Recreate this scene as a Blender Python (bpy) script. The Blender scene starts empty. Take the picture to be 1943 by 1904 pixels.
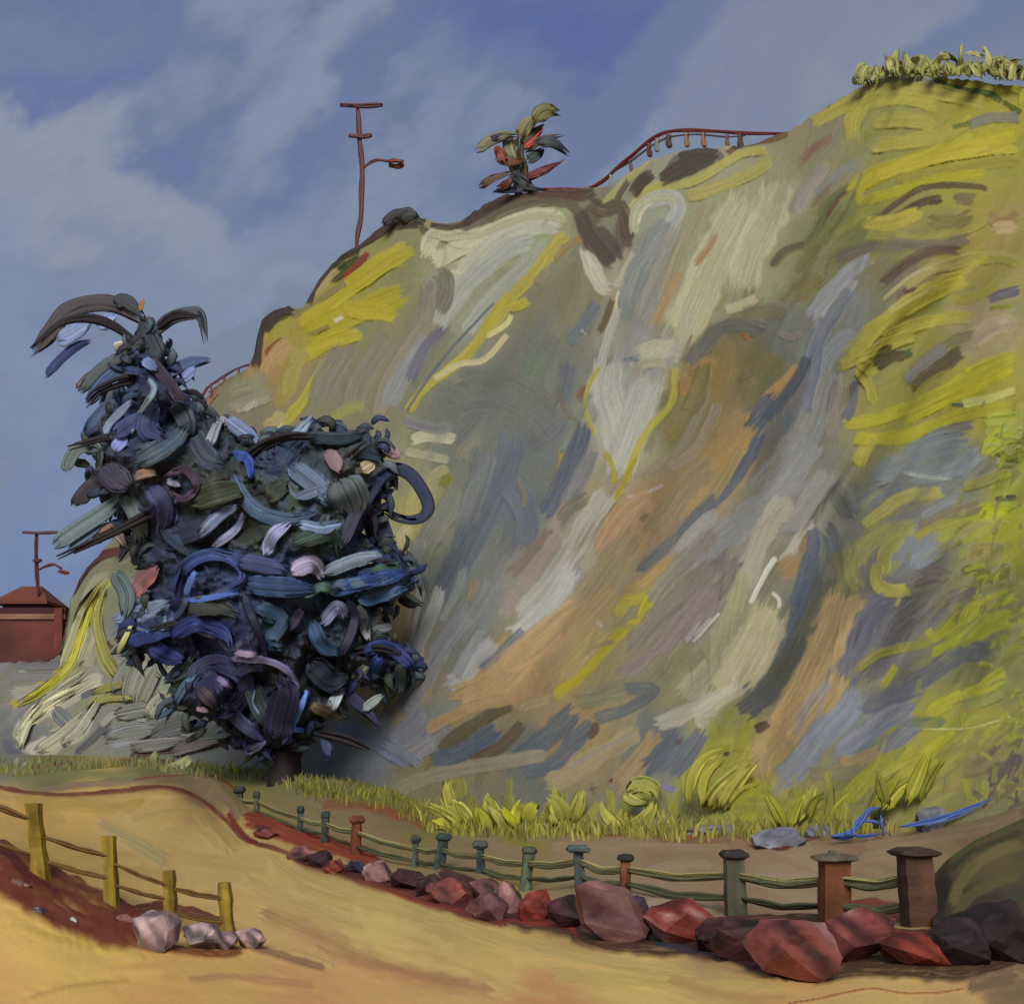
import bpy, bmesh, math, random
import numpy as np
from mathutils import Vector
S = bpy.context.scene
COL = S.collection
# ------------------------------------------------------------------ camera
EYE, F, CX, HY = 2.6, 2000.0, 971.5, 1435.0        # eye height, focal length and principal point in sheet units (1943 wide)
cd = bpy.data.cameras.new('camera'); cam = bpy.data.objects.new('camera', cd); COL.objects.link(cam)
cam.location = (0, 0, EYE); cam.rotation_euler = (math.radians(90), 0, 0)
cd.sensor_width = 36; cd.lens = F/1943*36; cd.shift_y = (HY-952)/1943; cd.clip_end = 5000; cd.clip_start = .1
S.camera = cam
# ------------------------------------------------------------------ sun, exposure
SUN_EL, SUN_AZ = math.radians(38), math.radians(-176)   # azimuth from +Y towards +X
sd = bpy.data.lights.new('sun', 'SUN'); sun = bpy.data.objects.new('sun', sd); COL.objects.link(sun)
sd.energy = 1.5; sd.angle = math.radians(34); sd.color = (1, .96, .88)
sv = Vector((math.cos(SUN_EL)*math.sin(SUN_AZ), math.cos(SUN_EL)*math.cos(SUN_AZ), math.sin(SUN_EL)))
sun.rotation_euler = sv.to_track_quat('Z', 'Y').to_euler()
S.view_settings.view_transform = 'Standard'; S.view_settings.look = 'None'
S.view_settings.exposure = .82; S.view_settings.gamma = 1; S.view_settings.use_curve_mapping = False

def lin(c, k=1.0):
    a = np.asarray(c, float)/255.0
    return np.where(a <= .04045, a/12.92, ((a+.055)/1.055)**2.4)*k
ALB = 1.15                      # seen colour -> base colour

# ------------------------------------------------------------------ world: daylight sky with brushed cloud
W = bpy.data.worlds.new('World'); S.world = W; W.use_nodes = True
nt = W.node_tree; nt.nodes.clear(); N = nt.nodes.new; L = nt.links.new
out = N('ShaderNodeOutputWorld'); mixs = N('ShaderNodeMixShader'); bgA = N('ShaderNodeBackground'); bgB = N('ShaderNodeBackground')
sky = N('ShaderNodeTexSky'); sky.sky_type = 'NISHITA'; sky.sun_disc = False; sky.sun_elevation = SUN_EL; sky.sun_rotation = SUN_AZ
L(sky.outputs[0], bgA.inputs[0]); bgA.inputs[1].default_value = .05
mixs.inputs[0].default_value = .93
L(bgA.outputs[0], mixs.inputs[1]); L(bgB.outputs[0], mixs.inputs[2]); L(mixs.outputs[0], out.inputs[0])
tc = N('ShaderNodeTexCoord')
def wmap(src, loc, roty, sc):
    m = N('ShaderNodeMapping'); m.vector_type = 'TEXTURE'
    m.inputs['Location'].default_value = loc; m.inputs['Rotation'].default_value = (0, roty, 0); m.inputs['Scale'].default_value = sc
    L(src, m.inputs[0]); return m.outputs[0]
def wnoise(vec, scale, detail, rough=.55, dist=0):
    n = N('ShaderNodeTexNoise'); n.inputs['Scale'].default_value = scale; n.inputs['Detail'].default_value = detail
    n.inputs['Roughness'].default_value = rough; n.inputs['Distortion'].default_value = dist; L(vec, n.inputs['Vector']); return n
st = wmap(tc.outputs['Generated'], (0, 0, 0), math.radians(-30), (1.7, 1, .9))
warpn = wnoise(st, 7, 5)
sub = N('ShaderNodeVectorMath'); sub.operation = 'SUBTRACT'; L(warpn.outputs['Color'], sub.inputs[0]); sub.inputs[1].default_value = (.5, .5, .5)
scl = N('ShaderNodeVectorMath'); scl.operation = 'SCALE'; L(sub.outputs[0], scl.inputs[0]); scl.inputs['Scale'].default_value = .34
add = N('ShaderNodeVectorMath'); add.operation = 'ADD'; L(tc.outputs['Generated'], add.inputs[0]); L(scl.outputs[0], add.inputs[1])
WV = add.outputs[0]
big = wnoise(st, 3.2, 6, .55, .4)
def mixcol(f, a, b):
    m = N('ShaderNodeMix'); m.data_type = 'RGBA'
    if isinstance(f, float): m.inputs[0].default_value = f
    else: L(f, m.inputs[0])
    for k, v in ((6, a), (7, b)):
        if hasattr(v, 'is_linked') or hasattr(v, 'links'): L(v, m.inputs[k])
        else: m.inputs[k].default_value = (*v, 1)
    return m.outputs[2]
mr = N('ShaderNodeMapRange'); mr.interpolation_type = 'SMOOTHSTEP'; L(big.outputs[0], mr.inputs[0]); mr.inputs[1].default_value = .38; mr.inputs[2].default_value = .66
cur = mixcol(mr.outputs[0], tuple(lin((108, 120, 150))), tuple(lin((122, 133, 152))))
def sky_stroke(cur, px, py, ang, lw, lh, col, op):
    d = Vector(((px-CX)/F, 1, (HY-py)/F)).normalized()
    v = wmap(WV, tuple(d), -math.radians(ang), (lw/F, .5, lh/F))   # along the stroke, tilted up by ang
    ln = N('ShaderNodeVectorMath'); ln.operation = 'LENGTH'; L(v, ln.inputs[0])
    m = N('ShaderNodeMapRange'); m.interpolation_type = 'SMOOTHSTEP'; L(ln.outputs['Value'], m.inputs[0])
    m.inputs[1].default_value = 1.25; m.inputs[2].default_value = .2; m.inputs[3].default_value = 0; m.inputs[4].default_value = op
    col = tuple(c*.84+.165*g for c, g in zip(col, (128, 136, 150)))
    return mixcol(m.outputs[0], cur, tuple(lin(col)))
for a in [
    (950, 90, 35, 330, 110, (84, 100, 152), .9), (1000, 20, 10, 240, 80, (80, 96, 152), .8), (230, 60, 20, 330, 70, (92, 107, 154), .8),
    (560, 20, 10, 200, 40, (116, 130, 160), .7),
    (500, 150, 40, 260, 90, (124, 138, 162), .8), (240, 190, 50, 120, 60, (98, 112, 156), .8), (130, 330, 35, 260, 110, (94, 109, 158), .85), (130, 210, 30, 160, 50, (112, 126, 160), .6),
    (500, 330, 40, 200, 90, (96, 111, 158), .8), (620, 180, 30, 160, 50, (96, 110, 155), .6), (800, 320, 40, 200, 90, (108, 123, 160), .7),
    (330, 420, 15, 380, 60, (126, 140, 162), .7), (500, 420, 30, 180, 50, (110, 124, 158), .7), (120, 500, 10, 330, 70, (132, 144, 160), .8), (450, 500, 10, 220, 60, (128, 141, 161), .7),
    (830, 380, 20, 200, 40, (122, 136, 162), .7), (130, 640, 25, 340, 50, (122, 136, 162), .6), (60, 800, 60, 300, 100, (112, 128, 164), .8), (40, 950, 80, 200, 90, (100, 120, 168), .8),
    (1500, 60, 30, 330, 110, (126, 136, 156), .85), (1350, 220, 15, 330, 60, (118, 131, 158), .8), (1250, 40, 30, 140, 60, (104, 118, 156), .6), (1800, 60, 5, 230, 90, (104, 119, 158), .8),
    (180, 440, 12, 420, 60, (142, 152, 166), .9), (560, 560, 25, 260, 45, (136, 147, 166), .7), (520, 90, 45, 200, 60, (132, 144, 166), .8), (720, 330, 35, 150, 40, (128, 141, 164), .7), (380, 590, 10, 260, 40, (124, 138, 164), .8), (40, 700, 70, 240, 70, (124, 139, 168), .8), (1560, 130, 35, 260, 60, (136, 144, 160), .8), (1150, 260, 20, 260, 40, (128, 141, 164), .7), (700, 100, 40, 90, 40, (92, 106, 154), .5), (1150, 150, 20, 200, 60, (100, 114, 156), .7), (1450, 170, 25, 200, 40, (124, 134, 154), .6)]:
    cur = sky_stroke(cur, *a)
fine = wnoise(wmap(tc.outputs['Generated'], (0, 0, 0), math.radians(-30), (.35, 1, .05)), 18, 4, .6)
mf = N('ShaderNodeMapRange'); L(fine.outputs[0], mf.inputs[0]); mf.inputs[1].default_value = .3; mf.inputs[2].default_value = .7; mf.inputs[3].default_value = .975; mf.inputs[4].default_value = 1.025
sc2 = N('ShaderNodeVectorMath'); sc2.operation = 'SCALE'; L(cur, sc2.inputs[0]); L(mf.outputs[0], sc2.inputs['Scale'])
L(sc2.outputs[0], bgB.inputs[0]); bgB.inputs[1].default_value = .6

# ------------------------------------------------------------------ helpers
rnd = random.Random(11); rng = np.random.default_rng(5)
def U(px, py, d): return Vector(((px-CX)/F*d, d, EYE+(HY-py)/F*d))
REG = {0: (1, 0, 0), 1: (.5, 0, 481.6), 2: (.5, 0, 963), 3: (.5, 0, 1404.5), 4: (.587, 802.6, 1404.5), 5: (.3305, 561.8, 160.5), 6: (.463, 1043, 80), 7: (.4636, 722, 642), 8: (.4849, 1284, 642)}
def R(reg, *xy):
    k, ox, oy = REG[reg]; return [(xy[i]*k+ox, xy[i+1]*k+oy) for i in range(0, len(xy), 2)]
def smooth(p, n=5):
    p = [np.asarray(q, float) for q in p]
    if len(p) < 3: return np.array([p[0]+(p[-1]-p[0])*i/n for i in range(n+1)])
    e = [2*p[0]-p[1]]+p+[2*p[-1]-p[-2]]; o = []
    for i in range(1, len(e)-2):
        for k in range(n):
            t = k/n; a, b, c, d = e[i-1:i+3]
            o.append(.5*((2*b)+(c-a)*t+(2*a-5*b+4*c-d)*t*t+(3*b-a-3*c+d)*t**3))
    o.append(p[-1]); return np.array(o)
_lat = rng.random((256, 256))
def vn(x, y, seed=0):
    x = np.asarray(x, float)+seed*17.37; y = np.asarray(y, float)+seed*9.71
    xi = np.floor(x).astype(int); yi = np.floor(y).astype(int); fx = x-xi; fy = y-yi
    fx = fx*fx*(3-2*fx); fy = fy*fy*(3-2*fy); g = lambda i, j: _lat[i & 255, j & 255]
    return (g(xi, yi)*(1-fx)+g(xi+1, yi)*fx)*(1-fy)+(g(xi, yi+1)*(1-fx)+g(xi+1, yi+1)*fx)*fy
def fbm(x, y, o=4, seed=0): return sum(vn(x*2**i, y*2**i, seed+i*3)*.5**i for i in range(o))/(2-2*.5**o)

def mat(name, rough=.6, bump=.25, scale=30, spec=.3, var=.12):
    m = bpy.data.materials.new(name); m.use_nodes = True; t = m.node_tree; b = t.nodes['Principled BSDF']
    a = t.nodes.new('ShaderNodeAttribute'); a.attribute_name = 'Col'
    n = t.nodes.new('ShaderNodeTexNoise'); n.inputs['Scale'].default_value = scale; n.inputs['Detail'].default_value = 5
    tcn = t.nodes.new('ShaderNodeTexCoord'); t.links.new(tcn.outputs['Object'], n.inputs['Vector'])
    r = t.nodes.new('ShaderNodeMapRange'); r.inputs[1].default_value = .25; r.inputs[2].default_value = .75; r.inputs[3].default_value = 1-var; r.inputs[4].default_value = 1+var
    t.links.new(n.outputs[0], r.inputs[0])
    s = t.nodes.new('ShaderNodeVectorMath'); s.operation = 'SCALE'; t.links.new(a.outputs['Color'], s.inputs[0]); t.links.new(r.outputs[0], s.inputs['Scale'])
    t.links.new(s.outputs[0], b.inputs['Base Color']); b.inputs['Roughness'].default_value = rough; b.inputs['Specular IOR Level'].default_value = spec
    bp = t.nodes.new('ShaderNodeBump'); bp.inputs['Strength'].default_value = bump; bp.inputs['Distance'].default_value = .3/scale
    t.links.new(n.outputs[0], bp.inputs['Height']); t.links.new(bp.outputs[0], b.inputs['Normal']); return m
M_EARTH = mat('cliff earth', .75, .3, 3, .2, .07); M_SAND = mat('sand', .8, .25, 14, .2, .05); M_LEAF = mat('foliage', .6, .2, 8, .3, .15)
M_ROCK = mat('rock', .65, .4, 9, .3, .14); M_WOOD = mat('weathered wood', .7, .4, 14, .25, .14); M_METAL = mat('rusty metal', .55, .2, 12, .4, .12); M_GRASS = mat('grass', .65, .1, 6, .2, .12)

def link(me, name, m, parent=None, sm=True):
    me.materials.append(m)
    if sm: me.polygons.foreach_set('use_smooth', [True]*len(me.polygons))
    o = bpy.data.objects.new(name, me); COL.objects.link(o)
    if parent: o.parent = parent; o.matrix_parent_inverse.identity(); o.location = -parent.location
    return o
def mesh(name, V, Fc, C, m, parent=None, sm=True):
    me = bpy.data.meshes.new(name); me.from_pydata([tuple(v) for v in V], [], Fc); me.update()
    ca = me.color_attributes.new('Col', 'FLOAT_COLOR', 'POINT')
    C = np.asarray(C, np.float32); C = np.hstack([C, np.ones((len(C), 1), np.float32)]); ca.data.foreach_set('color', C.ravel())
    return link(me, name, m, parent, sm)
def gridmesh(name, X, Y, Z, C, m):
    h, w = X.shape; V = np.stack([X, Y, Z], -1).reshape(-1, 3).astype(np.float32)
    i = np.arange(h*w).reshape(h, w); q = np.stack([i[:-1, :-1], i[:-1, 1:], i[1:, 1:], i[1:, :-1]], -1).reshape(-1, 4).astype(np.int32)
    me = bpy.data.meshes.new(name); me.vertices.add(len(V)); me.vertices.foreach_set('co', V.ravel())
    me.loops.add(q.size); me.loops.foreach_set('vertex_index', q.ravel()); me.polygons.add(len(q))
    me.polygons.foreach_set('loop_start', np.arange(0, q.size, 4, dtype=np.int32)); me.update(calc_edges=True)
    ca = me.color_attributes.new('Col', 'FLOAT_COLOR', 'POINT'); c = np.concatenate([C.reshape(-1, 3), np.ones((len(V), 1))], 1).astype(np.float32); ca.data.foreach_set('color', c.ravel())
    return link(me, name, m)
def tag(o, label=None, cat=None, group=None, kind=None):
    if label: o['label'] = label
    if cat: o['category'] = cat
    if group: o['group'] = group
    if kind: o['kind'] = kind
    return o
def thing(name, loc, label, cat, group=None):
    o = bpy.data.objects.new(name, None); COL.objects.link(o); o.location = loc; o.empty_display_size = .3
    return tag(o, label, cat, group)

# layers of pigment laid on a surface: changes base colour and raises the surface like a coat of loose earth or matted grass
def lay(PX, PY, C, H, pts, w, col, soft=.35, op=.95, lift=1.0, streak=.13, seed=0):
    P = smooth(pts, 4); hw = w/2; pad = hw*1.25+2
    x0, y0 = P.min(0)-pad; x1, y1 = P.max(0)+pad
    cols = np.where((PX[0] >= x0) & (PX[0] <= x1))[0] if PX.ndim == 2 and lay.uniform else None
    if cols is not None:
        if not len(cols): return
        sl = (slice(None), slice(cols[0], cols[-1]+1)); px = PX[sl]; py = PY[sl]
        rows = np.where(((py >= y0) & (py <= y1)).any(1))[0]
        if not len(rows): return
        sl = (slice(rows[0], rows[-1]+1), sl[1]); px = PX[sl]; py = PY[sl]
    else:
        m = (PX >= x0) & (PX <= x1) & (PY >= y0) & (PY <= y1)
        if not m.any(): return
        sl = m; px = PX[m]; py = PY[m]
    best = np.full(px.shape, 1e9); al = np.zeros(px.shape); sd_ = np.zeros(px.shape); s = 0
    for a, b in zip(P[:-1], P[1:]):
        d = b-a; l = math.hypot(*d)+1e-9; t = np.clip(((px-a[0])*d[0]+(py-a[1])*d[1])/l/l, 0, 1)
        dx = px-a[0]-t*d[0]; dy = py-a[1]-t*d[1]; dist = np.hypot(dx, dy); k = dist < best
        best = np.where(k, dist, best); al = np.where(k, s+t*l, al); sd_ = np.where(k, np.sign(d[0]*dy-d[1]*dx)*dist, sd_); s += l
    v = sd_/hw; taper = np.clip(np.minimum(al, s-al)/(hw*1.6+1e-6), 0, 1)**.5*.45+.55
    edge = 1-best/(hw*taper)+(vn(al/22, v*2, seed)-.5)*.35
    # bristle: fine lines running with the stroke, which fray its ends
    br = vn(v*hw/3.2+50, al/70, seed+5); br2 = vn(v*hw/1.6+9, al/28, seed+8)
    endf = np.clip((np.minimum(al, s-al)-(br*1.1)*hw*.9)/(hw*.25+1), 0, 1) if s > w*.6 else 1
    a_ = np.clip(edge/soft, 0, 1); a_ = a_*a_*(3-2*a_)*endf*op
    a_ = a_*(1-.35*np.clip(br2-.55, 0, 1)*2)
    colv = lin(col, ALB)*(1+(br-.5)[..., None]*streak*2+(br2-.5)[..., None]*streak)
    C[sl] = C[sl]*(1-a_[..., None])+colv*a_[..., None]
    rim = np.exp(-((np.abs(v)-.8)/.18)**2)*.5
    H[sl] = H[sl]*(1-.5*a_)+a_*lift*(.45+br*.6+rim)
lay.uniform = True
def interp_map(PX, PY, pts, p=3.0, warp=18):
    wx = PX+(fbm(PX/60, PY/60, 3, 2)-.5)*warp*4; wy = PY+(fbm(PX/60, PY/60, 3, 7)-.5)*warp*4
    num = np.zeros(PX.shape+(3,)); den = np.zeros(PX.shape)
    for x, y, c in pts:
        w = 1/(((wx-x)**2+(wy-y)**2)/900+.3)**(p/2*1.3); num += w[..., None]*lin(c, ALB); den += w
    return num/den[..., None]

# ------------------------------------------------------------------ ground
GP = [(0,1904,11),(500,1904,11),(1000,1904,11),(1500,1904,11),(1943,1904,11),(1943,1850,12.4),(1600,1868,12.2),(1500,1872,12),(1230,1800,15.5),(1000,1762,19),(800,1705,24),(560,1640,32),(450,1582,39),
      (0,1500,37),(150,1492,38),(300,1482,39),(350,1500,40),(400,1537,40.5),(430,1568,40),(200,1600,24),(400,1650,22),(600,1750,17),(900,1810,14.5),
      (-10,1635,13.3),(85,1668,13.5),(225,1722,13.8),(325,1768,14),(435,1778,14.3),(540,1800,14.2),(0,1752,12.2),(200,1812,12.5),(480,1835,12.8),(0,1850,11.5),(300,1860,11.6),
      (1740,1755,16.5),(1585,1752,18),(1395,1738,20),(1185,1692,23),(1095,1685,24.7),(1000,1688,26.7),(910,1655,28.6),(830,1650,30.8),(672,1625,36),(570,1582,40.7),(450,1548,48),(487,1546,46),
      (1700,1612,28),(1450,1608,29.5),(1100,1605,33.5),(850,1575,40),(1943,1640,22),(0,1445,62),(300,1450,62),(540,1482,56),(560,1486,50),(700,1512,50),(380,1476,50),(440,1496,46),
      (0,1430,76),(300,1440,70),(900,1567,42),(1100,1577,38),(1500,1582,32),(1650,1577,30),(1943,1532,28),(2300,1502,26),(-300,1430,80),(-300,1500,40),(-300,1700,14),(-300,1904,11),(2300,1900,11),(2300,1750,15),
      (0,1435+2.6/6*2000,6),(971,1435+2.6/6*2000,6),(1943,1435+2.6/6*2000,6),(971,1435+2.6/3*2000,3),(0,1435+2.6/3*2000,3),(1943,1435+2.6/3*2000,3)]
gx = np.array([[(p[0]-CX)/F*2.2, math.log(p[2])] for p in GP]); gz = np.array([EYE+(HY-p[1])/F*p[2] for p in GP])
def tps(r2): return r2*np.log(r2+1e-9)*.5
nG = len(GP); A = np.zeros((nG+3, nG+3)); D2 = ((gx[:, None]-gx[None])**2).sum(-1)
A[:nG, :nG] = tps(D2)+np.eye(nG)*.0006; A[:nG, nG] = 1; A[:nG, nG+1:] = gx; A[nG, :nG] = 1; A[nG+1:, :nG] = gx.T
sol = np.linalg.solve(A, np.concatenate([gz, np.zeros(3)]))
def gh(x, y):
    x = np.asarray(x, float); y = np.asarray(y, float); y = np.maximum(y, 2.5)
    u = np.clip(x/y, -.75, .75)*2.2; v = np.log(np.minimum(y, 82)); z = sol[nG]+sol[nG+1]*u+sol[nG+2]*v
    for (a, b), s in zip(gx, sol[:nG]): z = z+s*tps((u-a)**2+(v-b)**2)
    return z
def on_ground(px, py, d0, d1):
    """first point along the line of sight through px,py that meets the ground between two distances"""
    ds = np.linspace(d0, d1, 200); x = (px-CX)/F*ds; z = EYE+(HY-py)/F*ds; k = np.where(z <= gh(x, ds))[0]
    d = ds[k[0]] if len(k) else d1; return Vector(((px-CX)/F*d, d, float(gh((px-CX)/F*d, d))))
uu = np.concatenate([np.linspace(-2600, -100, 26)[:-1], np.linspace(-100, 2060, 700), np.linspace(2060, 5200, 32)[1:]]); dd = np.exp(np.concatenate([np.linspace(math.log(1.2), math.log(9), 20)[:-1], np.linspace(math.log(9), math.log(95), 430)]))
PXg, Dg = np.meshgrid(uu, dd); Xg = (PXg-CX)/F*Dg; Zg = gh(Xg, Dg)
PYg = HY-(Zg-EYE)/Dg*F
gmap = [(0,1540,(170,138,72)),(150,1530,(176,142,76)),(300,1530,(176,146,84)),(250,1600,(172,146,88)),(400,1620,(176,150,90)),(500,1700,(182,152,90)),(700,1750,(186,160,94)),(950,1820,(184,156,90)),(1200,1850,(186,158,90)),
  (1450,1885,(180,146,84)),(700,1860,(178,142,86)),(1000,1895,(172,128,80)),(400,1860,(176,144,80)),(100,1800,(178,150,78)),(0,1880,(168,136,78)),(300,1895,(168,132,76)),(1800,1880,(170,138,84)),(1930,1880,(126,104,76)),(1700,1890,(178,150,88)),(600,1895,(172,130,82)),
  (1300,1640,(142,120,92)),(1500,1650,(148,126,98)),(1700,1650,(140,118,88)),(1100,1620,(138,118,90)),(1150,1650,(140,120,92)),(900,1600,(132,112,84)),(700,1560,(126,104,78)),(600,1525,(122,104,80)),(1400,1720,(136,112,86)),(1250,1720,(146,124,98)),(850,1625,(128,108,80)),(1900,1600,(110,92,66)),
  (100,1460,(106,104,60)),(300,1465,(104,98,62)),(450,1460,(104,104,52)),(600,1500,(100,100,50)),(720,1520,(110,104,58)),(820,1565,(112,108,50)),(0,1430,(110,112,100)),(380,1485,(128,108,82)),(1000,1580,(130,118,50)),(1300,1585,(124,84,54)),(1600,1590,(126,100,76))]
gmap = [(x, y, tuple(np.array(c)*(1.13, 1.11, 1.12)) if c[0] > 160 else c) for x, y, c in gmap]
Cg = interp_map(PXg, PYg, gmap, 3, 10); Hg = np.zeros(PXg.shape); lay.uniform = False
def G(reg, xy, w, col, **k):
    lay(PXg, PYg, Cg, Hg, R(reg, *xy), w*REG[reg][0], col, seed=rnd.randint(0, 99), **k)
gcen = R(0, *[c for i in range(0) for c in ()])
for i in range(420):                                    # drifting sand, laid in long strokes
    px = rnd.uniform(-60, 1980); py = rnd.uniform(1490, 1910)
    j = np.argmin(np.abs(PXg[0]-px)); i2 = np.argmin(np.abs(PYg[:, j]-py)); c = Cg[i2, j]/ALB
    c = np.clip(c, 0, 1); c = np.where(c <= .0031308, c*12.92, 1.055*c**(1/2.4)-.055)*255*rnd.uniform(.94, 1.06)
    l = rnd.uniform(60, 190); an = rnd.uniform(.12, .5) if px > 350 else rnd.uniform(-.1, .3)
    G(0, (px, py, px+l*.5, py+l*.5*an+rnd.uniform(-8, 8), px+l, py+l*an), rnd.uniform(12, 34), c, soft=.8, op=.5, lift=.35, streak=.05)
for reg, xy, w, col, k in [
  (3,(350,300,500,380,650,470),80,(160,150,104),dict(soft=.9,op=.7)),(3,(20,230,200,240,420,260,560,230),70,(174,138,68),dict(soft=.8,op=.7)),(3,(480,300,700,260,800,330,900,450),110,(178,150,90),dict(soft=.9,op=.7)),
  (3,(950,640,1200,740,1500,880,1900,960),120,(170,124,84),dict(soft=1,op=.8)),(3,(1180,780,1400,860,1800,930),60,(166,116,80),dict(soft=1,op=.6)),(3,(700,910,900,900,1200,935),50,(172,122,84),dict(soft=.9,op=.7)),(3,(1000,430,1200,560,1500,640,1900,780),130,(190,164,96),dict(soft=.8,op=.8)),
  (3,(900,520,1100,620,1400,720),70,(184,156,98),dict(soft=.9,op=.6)),(4,(400,760,700,780,1000,790,1180,800),60,(190,162,92),dict(soft=.8,op=.7)),(4,(0,560,300,660,600,720,900,760),60,(188,162,96),dict(soft=.8,op=.8)),(4,(780,770,1000,830,1200,840),60,(178,136,80),dict(soft=.9,op=.7)),
  (3,(100,980,300,930,500,920),26,(160,124,74),dict(soft=.7,op=.6)),(3,(30,690,200,750,420,800,560,830),40,(184,156,72),dict(soft=.7,op=.8)),
  (3,(-60,170,20,185,130,205,250,212,450,197,580,183,650,185,720,205,780,240,860,310,930,380,1030,410,1130,450,1260,505),24,(104,48,40),dict(soft=.5)),
  (3,(150,190,400,165,600,150,780,150,860,185),36,(124,104,80),dict(soft=.6)),(3,(500,158,640,140,780,134,840,152,885,184),11,(112,58,44),dict(soft=.5)),(3,(780,190,860,230,900,290,900,320),60,(132,110,84),dict(soft=.6)),
  (3,(-90,400,20,450,120,500,300,590,450,670,580,740),120,(100,48,34),dict(soft=.25,lift=1.6)),(3,(-90,500,20,560,120,620,250,690,480,750,600,780),90,(106,52,38),dict(soft=.3,lift=1.6)),(3,(30,600,140,660,260,710),20,(116,82,80),dict(soft=.5)),(3,(-90,480,20,540,200,640,380,720,540,760),150,(102,50,36),dict(soft=.25,lift=1.6)),(3,(40,480,160,560,240,600),30,(80,34,34),dict(soft=.5)),(3,(120,620,260,680,360,720),26,(120,64,50),dict(soft=.6)),(3,(560,775,700,800,850,815,925,790),40,(112,56,40),dict(soft=.4)),
  (3,(40,540,90,560),20,(142,108,100),dict(soft=.5)),(3,(-60,400,20,430,60,470,120,560),50,(84,34,32),dict(soft=.5)),(3,(430,700,480,660,620,640,820,690,900,700),60,(96,44,36),dict(soft=.4)),
  (3,(920,780,1000,800,1100,830,1240,872),44,(142,108,76),dict(soft=.5,op=.9)),(3,(1100,800,1200,830,1270,860),18,(184,160,98),dict(soft=.5)),  # first stroke: a shadow streak painted into the sand colour
  (3,(900,300,1000,320,1150,385,1300,420,1450,470),80,(124,50,36),dict(soft=.3,lift=1.4)),(3,(860,270,920,360,980,400),26,(110,42,34),dict(soft=.4)),(3,(960,330,1040,350),22,(84,44,46),dict(soft=.5)),
  (3,(1090,440,1250,490,1400,540,1560,590,1700,640,1930,700),60,(98,42,36),dict(soft=.3,lift=1.2)),(3,(1300,510,1480,580,1640,640,1800,660,1930,710),20,(126,54,40),dict(soft=.4)),
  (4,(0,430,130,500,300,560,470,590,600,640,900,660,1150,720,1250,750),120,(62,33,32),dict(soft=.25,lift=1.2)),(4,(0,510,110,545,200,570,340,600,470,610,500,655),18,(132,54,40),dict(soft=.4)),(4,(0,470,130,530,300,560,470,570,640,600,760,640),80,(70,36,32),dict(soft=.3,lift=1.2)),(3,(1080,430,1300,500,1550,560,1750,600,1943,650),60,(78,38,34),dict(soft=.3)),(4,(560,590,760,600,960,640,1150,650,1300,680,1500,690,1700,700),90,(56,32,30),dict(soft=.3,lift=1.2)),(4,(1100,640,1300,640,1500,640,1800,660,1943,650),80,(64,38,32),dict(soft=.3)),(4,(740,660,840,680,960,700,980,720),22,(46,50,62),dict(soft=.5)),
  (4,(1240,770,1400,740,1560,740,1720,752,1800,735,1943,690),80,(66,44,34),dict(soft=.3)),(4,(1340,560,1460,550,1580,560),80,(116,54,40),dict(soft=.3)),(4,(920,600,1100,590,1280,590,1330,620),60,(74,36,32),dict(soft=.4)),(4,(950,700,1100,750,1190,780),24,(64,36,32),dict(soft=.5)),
  (4,(1180,852,1300,832,1400,812,1470,806,1560,820,1660,818,1750,803),8,(150,76,50),dict(soft=.7)),(4,(1740,810,1800,790,1943,760),70,(120,96,72),dict(soft=.6)),
  (4,(240,297,330,300,450,292,620,310,700,296,850,308,950,300),16,(118,58,40),dict(soft=.4)),(4,(460,295,560,300,620,312),18,(110,40,34),dict(soft=.4)),(4,(1040,300,1100,340,1160,356,1230,330,1290,310),11,(84,36,34),dict(soft=.4)),
  (3,(1200,255,1320,240,1450,265,1560,300,1640,340),60,(122,74,50),dict(soft=.6,op=.8)),(3,(1380,260,1480,270,1500,320),34,(132,70,48),dict(soft=.6)),
  (4,(400,340,600,340,800,345,1000,350),34,(144,122,92),dict(soft=.7)),(4,(700,540,820,520,960,540),50,(154,132,108),dict(soft=.7)),(4,(1050,440,1250,450,1270,500),60,(152,128,104),dict(soft=.7)),(4,(690,430,850,400,950,410),50,(146,126,98),dict(soft=.7)),(4,(1400,380,1540,370,1560,420),50,(140,120,92),dict(soft=.7)),
  (3,(20,140,200,130,420,140,560,130),60,(112,112,66),dict(soft=.7,op=.8)),(3,(650,130,800,100,950,110,1100,140),90,(104,106,48),dict(soft=.7,op=.85)),(3,(110,110,200,95,290,90),22,(112,50,56),dict(soft=.4)),(3,(440,90,600,70,760,60,850,50),36,(98,62,44),dict(soft=.5)),(3,(1100,150,1250,190,1400,220,1550,240),70,(104,104,56),dict(soft=.7)),
  (4,(1400,330,1600,310,1800,280,1943,230),60,(128,108,82),dict(soft=.7)),]:
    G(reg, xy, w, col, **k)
Hg += (fbm(Xg*1.1, Dg*1.1, 5, 4)-.5)*.5+(fbm(Xg*5, Dg*5, 3, 9)-.5)*.22
Zt = Zg+Hg*.04*np.clip(Dg/16, .5, 2)
tag(gridmesh('sand_ground', Xg, Dg, Zt, Cg, M_SAND), kind='structure')
fx, fy = np.meshgrid(np.linspace(-2500, 2500, 60), np.linspace(-2500, 2500, 60)); fz = np.full(fx.shape, -3.2)
tag(gridmesh('far_ground', fx, fy, fz, np.ones(fx.shape+(3,))*lin((150, 128, 90)), M_SAND), kind='structure')

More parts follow.
